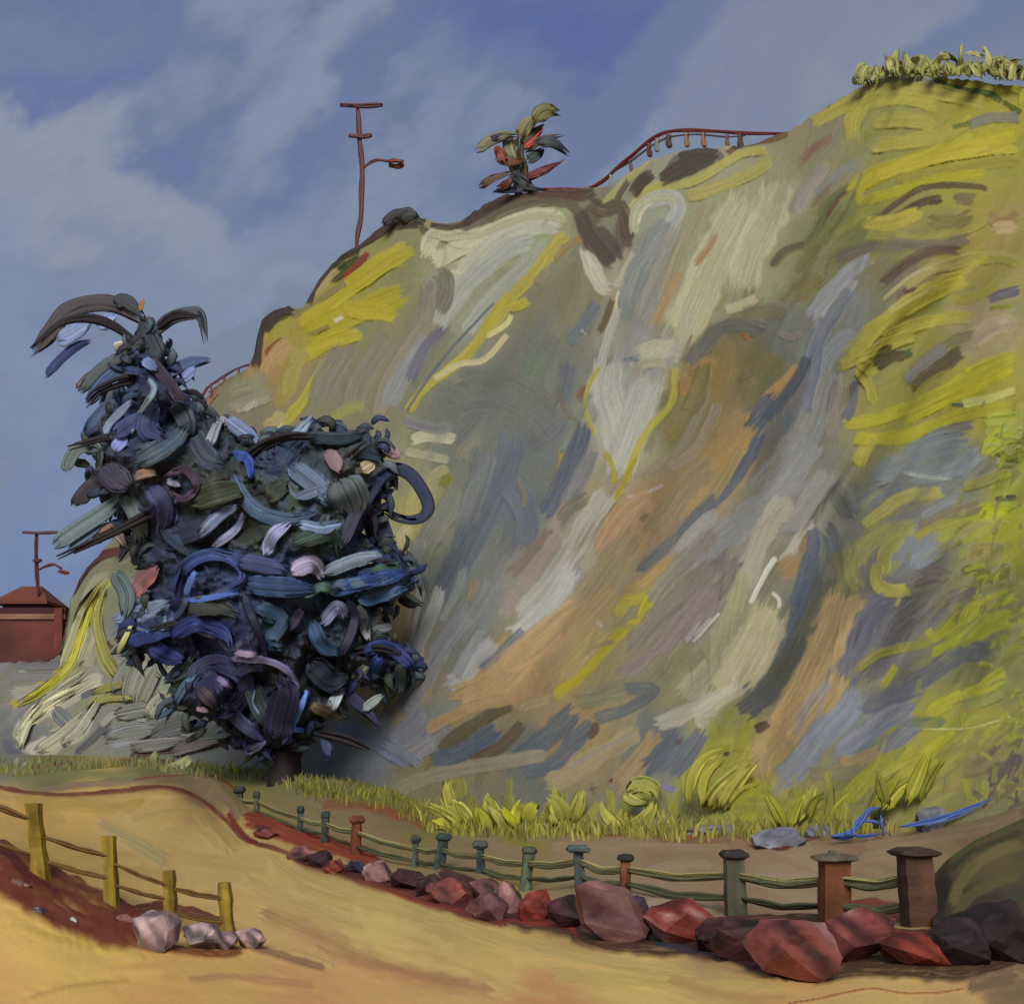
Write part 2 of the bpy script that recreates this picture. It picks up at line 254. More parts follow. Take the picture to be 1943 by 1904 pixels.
# ------------------------------------------------------------------ cliff
bx = [-500,-300,0,300,540,720,900,1100,1500,1650,1943,2400]; by = [1430,1430,1430,1440,1470,1500,1567,1577,1582,1577,1532,1500]; bd = [82,80,76,70,62,56,44,38,32,30,28,26]
tx = [-500,-300,0,60,100,113,124,134,150,165,185,230,300,350,382,400,430,470,482,487,497,520,545,575,590,606,640,680,720,745,760,780,800,850,880,905,930,960,1000,1050,1100,1130,1155,1180,1230,1300,1400,1450,1500,1560,1600,1640,1700,1760,1800,1880,1943,2050,2200,2400]
ty = [1275,1262,1258,1254,1250,1238,1190,1140,1098,1075,1055,1000,880,820,762,745,722,700,672,640,606,588,582,586,556,530,490,466,432,412,402,404,415,425,416,398,382,370,364,360,357,356,350,336,306,284,278,266,246,210,182,160,142,140,148,158,166,140,120,130]
dx_ = [-500,0,150,500,1000,1500,1943,2400]; dy_ = [100,92,90,86,76,62,52,46]
NX, NT = 1080, 600
pxs = np.concatenate([np.linspace(-500, -20, 40)[:-1], np.linspace(-20, 1965, NX-80), np.linspace(1965, 2400, 42)[1:]])
ts = np.linspace(0, 1, NT); PXc, T = np.meshgrid(pxs, ts)
YB = np.interp(pxs, bx, by); YT = np.interp(pxs, tx, ty); DB = np.interp(pxs, bx, bd); DT = np.interp(pxs, dx_, dy_)
def sm(a, px, wd):
    k = np.exp(-((pxs[:, None]-pxs[None])/wd)**2); return (k@a)/k.sum(1)
DB = sm(DB, pxs, 60); DTs = sm(DT, pxs, 120); YTs = sm(YT, pxs, 110)
PYc = YB+(YT-YB)*T+(vn(pxs/9, pxs*0, 3)-.5)*5*T**14
hf = np.clip((YB-PYc)/(YB-YTs), 0, 2); Dc = DB+(DTs-DB)*hf**1.12
# broad buttresses and gullies leaning with the beds
ax = (PXc*.83+PYc*.55)/150; bxn = (PYc*.83-PXc*.55)/520
Dc = Dc+(fbm(ax, bxn, 3, 21)-.5)*7.2*np.sin(np.pi*np.clip(T, 0, 1))**.6
cmap = [(560,620,(146,138,44)),(520,680,(150,124,72)),(650,540,(144,138,44)),(700,640,(122,116,92)),(620,720,(118,114,92)),(800,600,(116,112,88)),(760,480,(126,122,84)),(900,470,(150,150,120)),(1000,440,(154,152,120)),(850,560,(138,140,120)),(1000,560,(118,114,92)),(1100,560,(118,112,88)),(1050,660,(106,106,94)),
 (900,780,(104,108,98)),(1000,820,(98,103,98)),(850,860,(112,114,100)),(960,960,(94,101,100)),(880,1080,(108,112,102)),(870,1200,(104,108,102)),(1050,1100,(124,121,106)),(1150,450,(92,84,68)),(1180,520,(152,144,120)),(1250,420,(140,142,120)),(1230,560,(118,120,106)),(1320,450,(138,136,104)),(1400,500,(150,147,110)),(1380,640,(112,102,68)),
 (1500,640,(104,107,98)),(1350,720,(132,112,70)),(1440,700,(112,102,70)),(1300,800,(114,104,68)),(1200,700,(144,145,126)),(1200,800,(148,149,130)),(1400,850,(146,122,74)),(1480,830,(94,100,102)),(1500,950,(120,120,108)),(1280,960,(140,117,78)),(1200,1000,(144,120,82)),(1100,1060,(140,132,112)),(1080,1200,(142,122,80)),(950,1280,(146,122,76)),(1250,1200,(130,122,88)),
 (1330,1150,(124,117,100)),(1400,1050,(128,124,108)),(1450,1200,(142,136,102)),(1300,1300,(124,118,88)),(1530,1150,(98,100,92)),(1540,1250,(92,92,74)),(1590,1200,(148,124,76)),(1500,1430,(142,122,78)),(1650,1200,(94,96,98)),(1700,1150,(98,97,94)),(1600,1400,(108,114,112)),(1750,1080,(104,101,90)),(1720,1030,(116,120,118)),(1800,900,(112,116,108)),(1650,950,(108,108,94)),
 (1850,1250,(112,110,70)),(1900,1000,(140,138,48)),(1700,800,(132,126,60)),(1850,760,(144,136,50)),(1600,600,(114,114,102)),(1550,500,(118,114,80)),(1600,450,(104,106,62)),(1700,400,(136,132,60)),(1800,300,(142,135,54)),(1700,250,(134,128,72)),(1850,200,(142,136,54)),(1550,300,(132,124,94)),(1450,380,(144,142,112)),(1850,620,(146,132,96)),(1750,600,(128,124,60)),(1850,500,(136,124,62)),(1700,500,(114,106,80)),
 (1000,1440,(96,101,94)),(1100,1400,(142,122,82)),(1250,1420,(102,106,102)),(1350,1450,(144,140,60)),(1450,1530,(142,138,52)),(1600,1500,(126,122,70)),(1750,1400,(138,134,54)),(1850,1400,(134,128,56)),(1900,1480,(114,106,78)),(900,1460,(126,114,88)),(800,1380,(112,116,112)),(700,1430,(108,116,118)),(800,1470,(122,112,84)),
 (200,1120,(120,120,96)),(100,1350,(136,135,114)),(200,1400,(114,114,106)),(50,1280,(108,109,102)),(350,1400,(110,111,104)),(250,1300,(124,124,106)),(400,900,(84,86,80)),(450,760,(118,112,90)),(750,1280,(150,126,76)),(780,950,(148,144,92)),(400,1100,(80,84,80)),(20,1420,(100,100,98))]
Cc = interp_map(PXc, PYc, cmap, 3, 12); Hc = np.zeros(PXc.shape); lay.uniform = True
def K(reg, xy, w, col, **k):
    if reg: col = np.array(col, float); lu = col.mean(); col = np.clip(col*((114.5+(lu-111)*1.34)/lu), 8, 230)*(1, .985, 1.03)
    if reg and col[0] > col[1]+10 and 30 < col[0]-col[2] < 90: col = col*.86+col.mean()*.14
    k.setdefault('soft', .28); k['lift'] = min(k.get('lift', 1), 1.15)
    lay(PXc, PYc, Cc, Hc, R(reg, *xy), w*REG[reg][0], col, seed=rnd.randint(0, 99), **k)
def loc_col(px, py):
    j = np.argmin(np.abs(pxs-px)); t = (py-YB[j])/(YT[j]-YB[j]); i = int(np.clip(t*(NT-1), 0, NT-1)); c = np.clip(Cc[i, j]/ALB, 0, 1)
    return np.where(c <= .0031308, c*12.92, 1.055*c**(1/2.4)-.055)*255
def scatter(n, wmin, wmax, op, jit):
    for i in range(n):
        px = rnd.uniform(-40, 1980); j = np.argmin(np.abs(pxs-px)); py = rnd.uniform(YT[j], YB[j]+10)
        a = math.radians(118+rnd.gauss(0, 9)) if px < 1500 else math.radians(118+(min(px, 1800)-1500)/300*27+rnd.gauss(0, 14))
        if px < 450: a = math.radians(140+rnd.gauss(0, 20))
        l = rnd.uniform(50, 190); ux, uy = math.cos(a), math.sin(a); b = rnd.uniform(-.18, .18)*l
        c = loc_col(px, py)*rnd.uniform(1-jit, 1+jit)+np.array([rnd.gauss(0, 3), rnd.gauss(0, 2), rnd.gauss(0, 5)])
        K(0, (px-ux*l/2, py-uy*l/2, px-uy*b, py+ux*b, px+ux*l/2, py+uy*l/2), rnd.uniform(wmin, wmax), np.clip(c, 10, 230), soft=.6, op=op, lift=.7, streak=.09)
scatter(620, 22, 60, .75, .04)
for i in range(120):
    px = rnd.uniform(820, 1960); py = float(np.interp(px, bx, by))-rnd.uniform(-6, 46)-(40 if px > 1600 else 0)*rnd.random(); a = rnd.uniform(.9, 2.2); l = rnd.uniform(20, 60)
    K(0, (px, py, px+l*.5*math.cos(a)+4, py-l*.5*math.sin(a), px+l*math.cos(a), py-l*math.sin(a)), rnd.uniform(10, 24), rnd.choice([(136,130,60),(124,120,62),(142,136,54),(116,110,66)]), lift=.8)
CR, LG, GB, DG, YE, YO, TN, OR, OL, TP, BR, DK = (160,158,124), (138,141,126), (92,99,102), (88,92,88), (153,144,42), (144,138,62), (148,124,80), (152,116,64), (112,108,58), (122,114,94), (100,72,52), (64,58,50)
RD = (128,58,40); GN = (66,88,46); LL = (122,126,126)
for reg, xy, w, col, k in [
 # crest rim, from the left headland to the saddle
 (2,(262,340,300,260,340,210,400,175,470,160),40,(94,58,44),{}),(2,(275,330,330,240,400,170),18,(70,44,40),{}),
 (1,(965,420,970,330,1000,240,1060,200,1140,200),60,(70,56,52),{}),(1,(990,300,1060,230,1120,215),50,(74,66,50),{}),(1,(1000,390,1040,350,1080,320),28,(136,60,40),{}),(1,(960,420,965,330),14,(110,48,48),{}),
 (1,(1165,190,1190,120,1240,50,1300,0,1380,-20),50,(66,56,50),{}),(1,(1270,110,1330,60,1400,0),36,RD,{}),(1,(1250,70,1320,30),30,GN,{}),
 (5,(50,1270,90,1140,160,1050,230,980,340,930),60,(72,62,54),{}),(5,(200,1110,300,1030,380,990),45,(66,70,42),{}),(5,(260,1110,340,1040,420,960),40,RD,{}),(5,(330,930,430,870,520,810,600,790),60,(84,62,48),{}),
 (5,(500,800,560,750,640,730,700,770,760,800),50,(60,58,56),{}),(5,(560,820,640,800,720,790),40,(64,68,44),{}),(5,(760,800,860,815,950,800,1060,710,1180,650,1350,610,1500,600,1660,610),36,(84,58,46),{}),
 (5,(960,770,1060,680,1150,620,1300,600,1450,605),34,(54,54,64),{}),(5,(760,850,900,830,1060,770,1200,690,1400,640,1560,650,1640,720),100,(104,90,70),{}),(5,(700,800,760,850,850,870),60,(96,92,66),{}),(5,(1450,600,1600,605,1700,610),26,(110,60,46),{}),
 (5,(1250,650,1450,650,1560,700),60,(98,90,72),{}),(5,(1630,700,1680,860,1760,980,1860,1030),120,(94,84,68),{}),(5,(1700,800,1800,900,1870,1020),90,(92,80,66),{}),(5,(1850,720,1900,800,1900,960),70,(98,84,70),{}),
 # left slope, yellow grass on tan earth
 (1,(1020,440,1060,380,1130,320),80,(154,128,76),{}),(1,(990,470,1040,380,1100,330),50,(158,128,74),{}),(1,(1180,160,1240,100,1300,60),50,(152,136,80),{}),(1,(1100,260,1200,220,1330,120,1480,20,1580,-30),90,YE,dict(lift=1.5)),(1,(1130,330,1300,240,1440,190,1560,130),110,(148,140,38),dict(lift=1.5)),
 (1,(1280,210,1400,220,1530,240),70,YE,dict(lift=1.5)),(1,(1140,400,1260,330,1390,300),60,YE,dict(lift=1.4)),(1,(1250,390,1200,480,1140,570,1060,660),50,(152,146,48),dict(lift=1.4)),(1,(1080,420,1150,380,1100,470,1090,560),60,(144,136,60),{}),(1,(1260,260,1310,235),22,CR,{}),
 (1,(1100,240,1200,180,1320,100),30,(120,112,72),{}),(1,(1160,310,1260,270),20,(118,110,56),{}),(1,(850,530,950,500,1030,490),70,(128,124,96),{}),(1,(860,590,960,560,1040,530),60,(132,128,104),{}),(1,(920,600,980,560),26,(150,144,124),{}),(1,(760,600,800,540,840,500),36,(134,100,82),{}),(1,(770,640,820,600),34,RD,{}),
 (1,(980,650,1040,640,1090,590),60,(150,140,80),{}),(1,(1030,700,1080,640),22,(160,156,120),{}),
 (1,(1190,590,1240,470,1330,330),120,(118,114,94),{}),(1,(1330,640,1350,500,1440,360,1500,300),100,TP,{}),(1,(1430,640,1470,480,1560,340,1660,200),70,(128,118,94),{}),(1,(1240,650,1300,600,1400,560),60,(132,130,70),dict(soft=.7)),
 (1,(1460,600,1540,440,1640,300),80,(120,124,118),{}),(1,(1550,500,1600,380,1700,270),60,(100,98,104),dict(soft=.6)),(1,(1640,250,1700,150,1740,100),100,(104,104,84),{}),
 # big cream sweeps in the middle
 (5,(730,1020,780,880,850,860,950,890,1080,880),110,CR,dict(lift=1.6)),(5,(740,1040,900,960,1080,860,1260,770,1420,760,1560,790),120,(158,156,126),dict(lift=1.6)),(5,(880,1240,960,1110,1100,960,1250,850,1400,800,1540,830),150,(150,152,128),dict(lift=1.5)),
 (5,(800,1420,900,1240,1050,1080,1250,930,1400,890),130,(138,142,124),dict(lift=1.4)),(5,(950,1457,1040,1330,1180,1170,1350,1000,1460,900),110,(136,140,118),dict(lift=1.2)),(5,(880,1070,960,1085),16,(170,164,128),{}),(5,(780,1060,850,1100,860,1200,800,1330),120,(108,106,86),{}),(5,(740,1100,760,1200,740,1400),90,(122,116,96),{}),
 (5,(1060,1457,1160,1330,1220,1240,1330,1130,1420,1010,1500,900,1580,860),80,(150,142,60),dict(lift=1.6)),(5,(1200,1280,1280,1270,1350,1220),70,(154,144,48),dict(lift=1.5)),(5,(1080,1457,1200,1380,1240,1310),36,(168,162,106),{}),(5,(1480,1020,1560,930,1650,870),50,(140,116,70),{}),(5,(1360,1160,1460,1040),60,(128,116,90),{}),
 (6,(400,470,480,430,600,420,720,430,760,470),26,(140,138,100),{}),(6,(470,560,520,480,600,450,690,460,720,520),40,(98,94,84),{}),(1,(1540,610,1600,520,1700,440,1800,350,1880,220,1943,140),44,(152,144,52),dict(lift=1.6)),(1,(1640,480,1740,420,1840,400,1930,300),28,(166,158,108),dict(lift=1.5)),(1,(1540,600,1620,480,1740,330,1880,180),16,(90,98,100),dict(soft=.6)),
 (5,(1650,900,1700,1050,1750,1150,1830,1190),110,(160,152,126),dict(lift=1.6)),(5,(1820,1180,1870,1100,1920,1000,1943,950),50,(152,146,122),dict(lift=1.6)),(5,(1820,1330,1840,1230,1860,1180),26,(168,162,122),{}),(5,(1800,1400,1800,1280),50,(118,98,60),dict(soft=.6)),(5,(1640,1457,1700,1330,1720,1250),120,(106,106,92),dict(soft=.6)),
 # right of the notch
 (6,(190,710,280,600,370,500,480,430,600,410,730,420),44,(146,142,88),dict(lift=1.4)),(6,(310,700,380,620,470,560,500,520),24,(156,146,84),{}),(6,(340,620,380,570,430,530),60,(86,72,54),{}),(6,(440,590,540,520,640,480,700,450),90,(88,78,60),{}),(6,(520,480,600,450,700,440),40,(80,74,60),{}),(6,(250,600,330,500,430,450),30,(122,124,116),{}),
 (6,(360,640,420,600,560,580,680,520,780,460,900,440),44,(148,142,74),dict(lift=1.3)),(6,(540,640,680,600,820,540,920,470),60,(150,142,68),dict(lift=1.3)),(6,(720,460,790,420,900,400,990,370),30,(112,84,52),{}),(6,(740,440,790,410),30,(62,66,60),{}),
 (6,(380,700,420,650,500,640,520,690,480,760,380,880),80,(142,146,130),dict(lift=1.5)),(6,(345,760,370,680,420,640),50,(160,158,134),{}),(6,(370,900,400,800,480,720),60,(120,124,112),dict(soft=.6)),(6,(310,1150,360,960,430,840,520,740),110,(116,122,112),dict(lift=1.2)),
 (6,(560,720,500,850,440,1000,360,1180),120,(128,126,108),{}),(6,(690,640,620,760,560,880,500,1060,440,1200),140,(134,128,96),{}),(6,(830,590,740,760,660,900,580,1080,500,1260),190,(150,147,112),dict(lift=1.3)),(6,(940,540,900,700,820,860,760,1060),170,(152,149,114),dict(lift=1.3)),(6,(1000,560,920,640,880,760),120,(148,144,110),{}),(6,(700,1100,780,1080,860,1040),50,(154,148,112),{}),
 (6,(690,780,640,860,590,920),44,(146,116,72),dict(soft=.8)),(6,(540,920,480,1050,430,1170),50,(144,118,70),dict(soft=.8)),(6,(540,1250,440,1260,330,1300),90,(150,149,122),{}),(6,(190,1380,240,1200,280,1080),40,(146,144,126),{}),(6,(200,1200,250,1080,260,1040),40,(104,90,52),dict(soft=.6)),
 (6,(60,1240,120,1180,170,1100,200,1060),60,(100,108,104),{}),(6,(130,1200,150,1180),40,(140,142,130),{}),
 (6,(900,1180,780,1160,690,1180,620,1260,540,1340),90,(94,96,84),dict(soft=.6)),(6,(1000,1120,880,1100,760,1120),90,(110,104,76),dict(soft=.6)),(6,(1060,820,960,860,900,930),50,(92,82,62),dict(soft=.6)),
 (6,(780,1220,830,1200),56,(146,100,36),dict(soft=.5)),(6,(560,1370,640,1320,700,1300),70,(142,112,64),dict(soft=.7)),(6,(860,1340,800,1387,740,1387),100,(118,104,66),{}),(6,(930,1180,980,1210,1040,1190),30,(120,112,100),{}),
 (6,(1180,370,1080,440,1020,520),60,(128,96,72),dict(soft=.8)),(6,(1260,580,1160,640,1110,740,1040,860),70,(92,100,58),dict(soft=.8)),(6,(1240,600,1190,640,1130,720),30,(108,74,54),dict(soft=.7)),(6,(1240,660,1120,800,1000,960),90,(106,108,60),dict(soft=.7)),(6,(1150,940,1060,1000,960,1040),130,(118,108,56),dict(soft=.7)),(6,(1150,480,1060,600,980,720),90,(126,122,106),dict(soft=.7)),(6,(1300,480,1180,540,1080,640),60,(116,118,104),dict(soft=.7)),
 (6,(1340,870,1240,930,1160,1010,1050,1140),70,(130,132,126),dict(lift=1.2)),(6,(1260,960,1180,1060,1110,1140),50,(140,140,130),{}),(6,(1290,1200,1180,1240,1080,1387),90,(118,122,118),{}),(6,(1250,1000,1160,1120,1090,1240,1050,1387),70,(104,110,110),{}),
 # right shoulder: matted mustard grass
 (6,(1130,270,1180,220,1260,170,1340,150),22,(60,96,54),{}),(6,(1480,130,1560,150,1640,180,1720,200,1800,210,1860,250),26,(72,98,44),{}),(6,(1300,200,1400,150,1520,160,1600,200),50,(142,140,116),{}),(6,(1350,150,1380,130),20,(60,100,56),{}),
 (6,(1060,340,1200,260,1340,200,1500,190,1650,220,1800,260),70,(148,142,66),dict(lift=1.5)),(6,(1240,420,1240,320,1300,250,1450,230,1600,270),70,(150,144,60),dict(lift=1.5)),(6,(1300,330,1450,320,1600,340),70,(144,138,62),dict(lift=1.5)),(6,(1280,430,1450,410,1600,380,1760,300),70,(146,140,60),dict(lift=1.4)),
 (6,(1700,350,1800,310,1940,310),50,(112,112,96),{}),(6,(1640,350,1740,330),24,(104,110,50),{}),(6,(1860,180,1940,200,1940,280),50,(146,146,44),{}),(6,(1850,240,1940,290),24,(80,104,36),{}),
 (6,(1230,640,1300,560,1500,490,1700,430,1940,370),80,(154,146,40),dict(lift=1.6)),(6,(1320,560,1500,500,1750,450,1930,440),46,(156,148,52),dict(lift=1.5)),(6,(1400,560,1600,540,1800,500,1940,490),50,(134,126,50),{}),(6,(1240,660,1400,620,1580,560,1800,540),46,(150,144,40),dict(lift=1.5)),
 (6,(1320,740,1450,640,1560,590,1740,590,1800,610),30,(100,82,54),{}),(6,(1400,730,1520,660,1620,640),40,(88,72,54),{}),(6,(1260,740,1380,740,1480,710,1540,700),70,(154,144,58),dict(lift=1.5)),(6,(1280,790,1400,800,1540,810,1700,770,1800,720),50,(140,132,54),dict(lift=1.4)),(6,(1640,650,1700,640,1760,640),60,(112,100,60),{}),
 (6,(1540,720,1640,740,1740,700),70,(120,110,56),{}),(6,(1780,700,1850,740,1930,700),60,(134,110,58),{}),(6,(1800,770,1870,760,1930,760),60,(154,136,90),{}),
 (6,(1160,900,1300,840,1450,830,1600,830,1740,800),70,(106,98,80),dict(soft=.6)),(6,(1350,1000,1460,910,1560,860,1700,850),60,(98,74,58),dict(soft=.6)),(6,(1420,1060,1460,1020,1510,1010),30,(112,62,48),{}),(6,(1440,1010,1540,940,1650,910,1800,880,1930,900),60,(142,134,68),{}),(6,(1740,900,1860,890,1940,930),40,(128,124,50),{}),
 (6,(1360,1060,1480,960,1580,920),20,(148,136,88),{}),(6,(1190,1310,1340,1170,1500,1060,1640,990,1740,970),90,(146,140,52),dict(lift=1.5)),(6,(1340,1230,1500,1160,1640,1130,1740,1130),60,(148,142,56),dict(lift=1.5)),(6,(1380,1110,1500,1040,1600,1000),40,(150,142,70),{}),(6,(1780,1060,1860,1030,1940,1010),50,(92,92,92),{}),(6,(1800,1090,1900,1080),24,(120,126,40),{}),(6,(1620,1060,1760,1040,1860,960),50,(136,130,58),{}),
 (6,(1700,1250,1800,1170,1920,1150),90,(150,132,96),{}),(6,(1500,1330,1640,1230,1760,1190),50,(118,112,80),{}),(6,(1440,1290,1500,1260),40,(74,92,52),{}),(6,(1330,1340,1400,1290,1480,1280),50,(86,78,50),{}),(6,(1250,1300,1310,1340,1320,1387),60,(146,140,56),{}),(6,(1680,1387,1800,1330,1900,1280),80,(158,156,38),dict(lift=1.5)),
 # lower right
 (8,(620,120,700,80,820,30,950,-20),60,(144,138,56),dict(lift=1.4)),(8,(690,110,750,180,770,270),50,(144,138,60),dict(lift=1.5)),(8,(780,130,800,60,860,30),50,(80,76,48),{}),(8,(900,200,1000,130,1100,60,1140,40),70,(98,84,56),{}),(8,(880,180,960,100,1060,30),50,(114,114,102),{}),
 (8,(860,330,1000,250,1150,180,1340,80),90,(152,148,34),dict(lift=1.6)),(8,(640,340,760,320,860,290,1000,230,1180,130,1340,60),60,(148,144,44),dict(lift=1.6)),(8,(680,390,860,390,1000,340,1160,290,1340,270),60,(148,144,40),dict(lift=1.5)),(8,(1100,260,1200,240,1340,200),40,(156,156,84),{}),(8,(1070,262,1130,258),16,(84,92,84),{}),
 (8,(700,520,730,440,790,370),60,(146,140,56),dict(lift=1.5)),(8,(1180,330,1280,310,1340,330),70,(142,152,60),{}),(8,(1210,480,1240,400,1340,380),70,(146,150,40),{}),(8,(1240,420,1300,470,1340,440),30,(108,120,40),{}),
 (8,(930,430,1040,360,1180,330),40,(106,106,94),{}),(8,(740,560,860,500,1000,420,1160,390),110,(108,116,112),dict(lift=1.2)),(8,(880,540,1000,530,1120,500,1200,430),80,(114,122,116),dict(lift=1.2)),(8,(880,520,960,540,1080,550),16,(140,144,128),{}),(8,(640,690,720,640,820,590,900,560),70,(104,110,104),{}),
 (8,(1100,580,1200,560,1300,510),50,(128,124,60),{}),(8,(720,750,800,680,900,620,1060,600),60,(146,140,72),dict(lift=1.5)),(8,(720,770,840,690,1000,630),16,(122,118,66),{}),(8,(940,710,1040,650,1120,620),40,(116,118,110),{}),(8,(1240,630,1340,620),30,(62,68,58),{}),
 (8,(1160,690,1240,680,1340,690),90,(150,156,28),dict(lift=1.5)),(8,(940,750,1040,700,1160,660,1200,640),60,(116,108,78),{}),(8,(920,790,1000,740,1110,720,1170,780),40,(132,128,58),{}),
 (8,(960,740,820,760,730,820,700,920),80,(132,130,72),{}),(8,(800,940,820,830,900,760),70,(136,134,64),dict(lift=1.4)),(8,(790,860,780,950,840,990,930,980),60,(140,136,62),dict(lift=1.4)),(8,(900,920,960,860,1060,810),90,(112,118,120),dict(lift=1.3)),(8,(1100,870,1200,830,1300,830),80,(138,126,72),{}),(8,(1100,920,1180,900,1260,960),50,(100,96,58),{}),
 (8,(1160,960,1240,920,1330,900),60,(112,112,48),{}),(8,(900,950,1000,920,1080,940),70,(104,98,88),{}),(8,(980,1060,1100,1000,1200,1000),60,(98,94,84),{}),(8,(960,1180,1080,1120,1200,1040,1340,1000),70,(144,142,44),dict(lift=1.4)),(8,(980,1260,1100,1200,1220,1120,1340,1090),90,(140,142,42),dict(lift=1.4)),
 (8,(600,540,650,640,700,720),90,(96,98,88),dict(soft=.6)),(8,(560,720,600,780,620,900),120,(90,95,92),dict(soft=.6)),(8,(620,800,640,900,660,1000,600,1100),90,(108,106,68),dict(soft=.6)),(8,(690,780,680,900,720,1000),80,(128,126,72),dict(soft=.6)),
 (8,(480,100,410,180,330,260,270,350),50,(152,122,66),dict(lift=1.2)),(8,(400,210,330,300,280,370),90,(84,92,98),{}),(8,(520,60,460,180,340,330),50,(82,88,92),{}),(8,(590,80,560,220,500,380,400,520,280,640),150,(120,121,110),{}),(8,(560,20,540,140,500,300),50,(104,110,112),{}),(8,(640,150,620,300,600,420),80,(116,112,96),{}),(8,(690,150,690,250,650,330),40,(92,96,98),{}),
 (8,(340,360,290,460,200,580,100,680,0,790),60,(84,92,98),dict(lift=.6)),(8,(260,420,160,600,80,680),40,(140,124,74),{}),(8,(560,380,470,500,380,620,200,760,0,900),130,(124,125,116),dict(lift=1.1)),(8,(620,500,540,600,470,700,360,740),100,(124,122,110),{}),(8,(450,600,360,720,300,860,250,1000),110,(138,134,112),{}),
 (8,(540,700,470,800,400,900),60,(144,142,124),{}),(8,(390,850,340,930,285,1045),24,(172,170,148),dict(lift=1.8)),(8,(480,840,500,800,540,740),40,(126,104,66),{}),(8,(520,720,540,800,520,900,450,1060),60,(86,94,100),{}),(8,(400,960,430,900,500,850),100,(138,112,68),{}),
 (8,(540,820,500,980,430,1130,340,1280,250,1400),90,(84,92,96),dict(lift=.6)),(8,(600,900,560,1060,480,1220,380,1360,280,1440),120,(94,94,72),{}),(8,(500,1150,420,1300,320,1420),90,(88,88,74),{}),(8,(230,1480,300,1430,400,1340),100,(84,86,80),{}),(8,(300,1530,370,1500),50,(92,72,54),{}),
 (8,(640,960,620,1080,560,1230,480,1400,360,1560),130,(150,126,76),dict(lift=1.2)),(8,(740,1000,690,1060,660,1180,630,1340,540,1480,420,1600),90,(152,128,78),dict(lift=1.2)),(8,(380,1560,320,1650,350,1750),110,(146,124,80),{}),
 (8,(240,860,220,1000,180,1160,180,1380),110,(134,128,96),{}),(8,(400,1000,350,1100,280,1260,180,1380),190,(148,141,104),dict(lift=1.2)),(8,(320,1100,240,1250,150,1420),140,(144,138,104),dict(lift=1.2)),(8,(270,1340,180,1400,60,1480),80,(150,144,118),dict(lift=1.3)),(8,(370,990,400,1020,400,1060),18,(166,160,134),{}),(8,(40,1460,90,1470,120,1520),46,(146,140,118),{}),
 (8,(250,820,160,940,60,1060,0,1120),130,(112,104,90),{}),(8,(180,1000,100,1120,20,1210),90,(122,112,98),{}),(8,(100,1080,30,1190),26,(142,138,124),{}),(8,(170,1070,60,1190),12,(156,150,130),{}),(8,(60,1210,100,1300,80,1400),90,(116,108,82),{}),
 (8,(860,1020,780,1060,720,1160,680,1300,650,1370),110,(92,94,102),dict(lift=.9)),(8,(960,1020,860,1120,800,1240,700,1340),150,(96,95,94),dict(lift=.9)),(8,(1080,1040,980,1150),70,(98,98,92),{}),(8,(700,1300,800,1230,940,1200,1010,1190),40,(124,122,56),{}),(8,(860,1270,820,1340,790,1370),34,(138,138,36),{}),
 (8,(860,1380,1000,1310,1120,1230,1260,1220),90,(92,94,92),{}),(8,(700,1440,800,1420,960,1360),90,(94,96,98),{}),(8,(720,1340,680,1440,580,1540,460,1680,370,1740),120,(112,118,120),dict(lift=1.1)),(8,(960,1440,840,1480,720,1560,600,1640),90,(112,116,116),{}),
 (8,(960,1480,1060,1420,1180,1380,1300,1290),70,(144,142,44),dict(lift=1.4)),(8,(880,1520,1000,1500,1060,1520),60,(96,108,76),{}),(8,(1040,1560,1080,1540),30,(82,100,52),{}),(8,(860,1525,1000,1527,1150,1522,1310,1478),8,(164,162,110),dict(soft=.9)),
 (8,(940,1690,1000,1600,1110,1540),60,(144,142,44),dict(lift=1.5)),(8,(1100,1440,1240,1400,1340,1340),60,(122,126,66),{}),(8,(620,1660,720,1640,840,1590,900,1530),50,(144,120,74),{}),(8,(790,1650,860,1570,960,1490),90,(106,110,108),{}),(8,(500,1700,640,1700,760,1680),60,(122,114,84),{}),
 (8,(40,1790,30,1700,80,1620,160,1580,230,1570),40,(140,138,58),dict(lift=1.6)),(8,(90,1780,90,1680,160,1610),40,(144,140,48),{}),(8,(160,1700,250,1640,320,1650),90,(138,132,58),{}),(8,(180,1630,210,1620),20,(84,76,56),{}),(8,(200,1760,260,1720,300,1780),90,(140,134,48),{}),(8,(60,1800,200,1820,400,1830),80,(132,128,56),{}),
 (8,(580,1680,600,1760,620,1850),36,(136,132,56),{}),(8,(640,1820,740,1720,820,1660,960,1600),80,(142,138,48),dict(lift=1.4)),(8,(760,1780,860,1720,960,1660),80,(144,140,52),{}),(8,(880,1790,960,1720,1040,1640),60,(146,142,46),{}),(8,(1040,1640,1140,1600,1240,1560),100,(130,120,60),{}),(8,(1080,1700,1200,1660,1300,1620),90,(120,108,66),{}),(8,(1200,1740,1300,1690,1350,1600),70,(92,78,74),{}),
 (8,(480,1740,500,1830,560,1860,700,1850),70,(136,132,50),{}),(8,(330,1740,400,1800,500,1860),60,(132,128,60),{}),
 # centre and lower centre
 (7,(300,180,420,150,600,200,740,330),110,(102,104,90),dict(soft=.7)),(7,(240,320,400,260,560,300,700,420),150,(104,107,94),dict(soft=.7)),(7,(110,420,200,400,320,420),60,CR,dict(lift=1.8)),(7,(90,460,180,480,290,500),40,(146,144,112),dict(lift=1.6)),(7,(80,330,220,370,300,350),50,(114,114,108),{}),
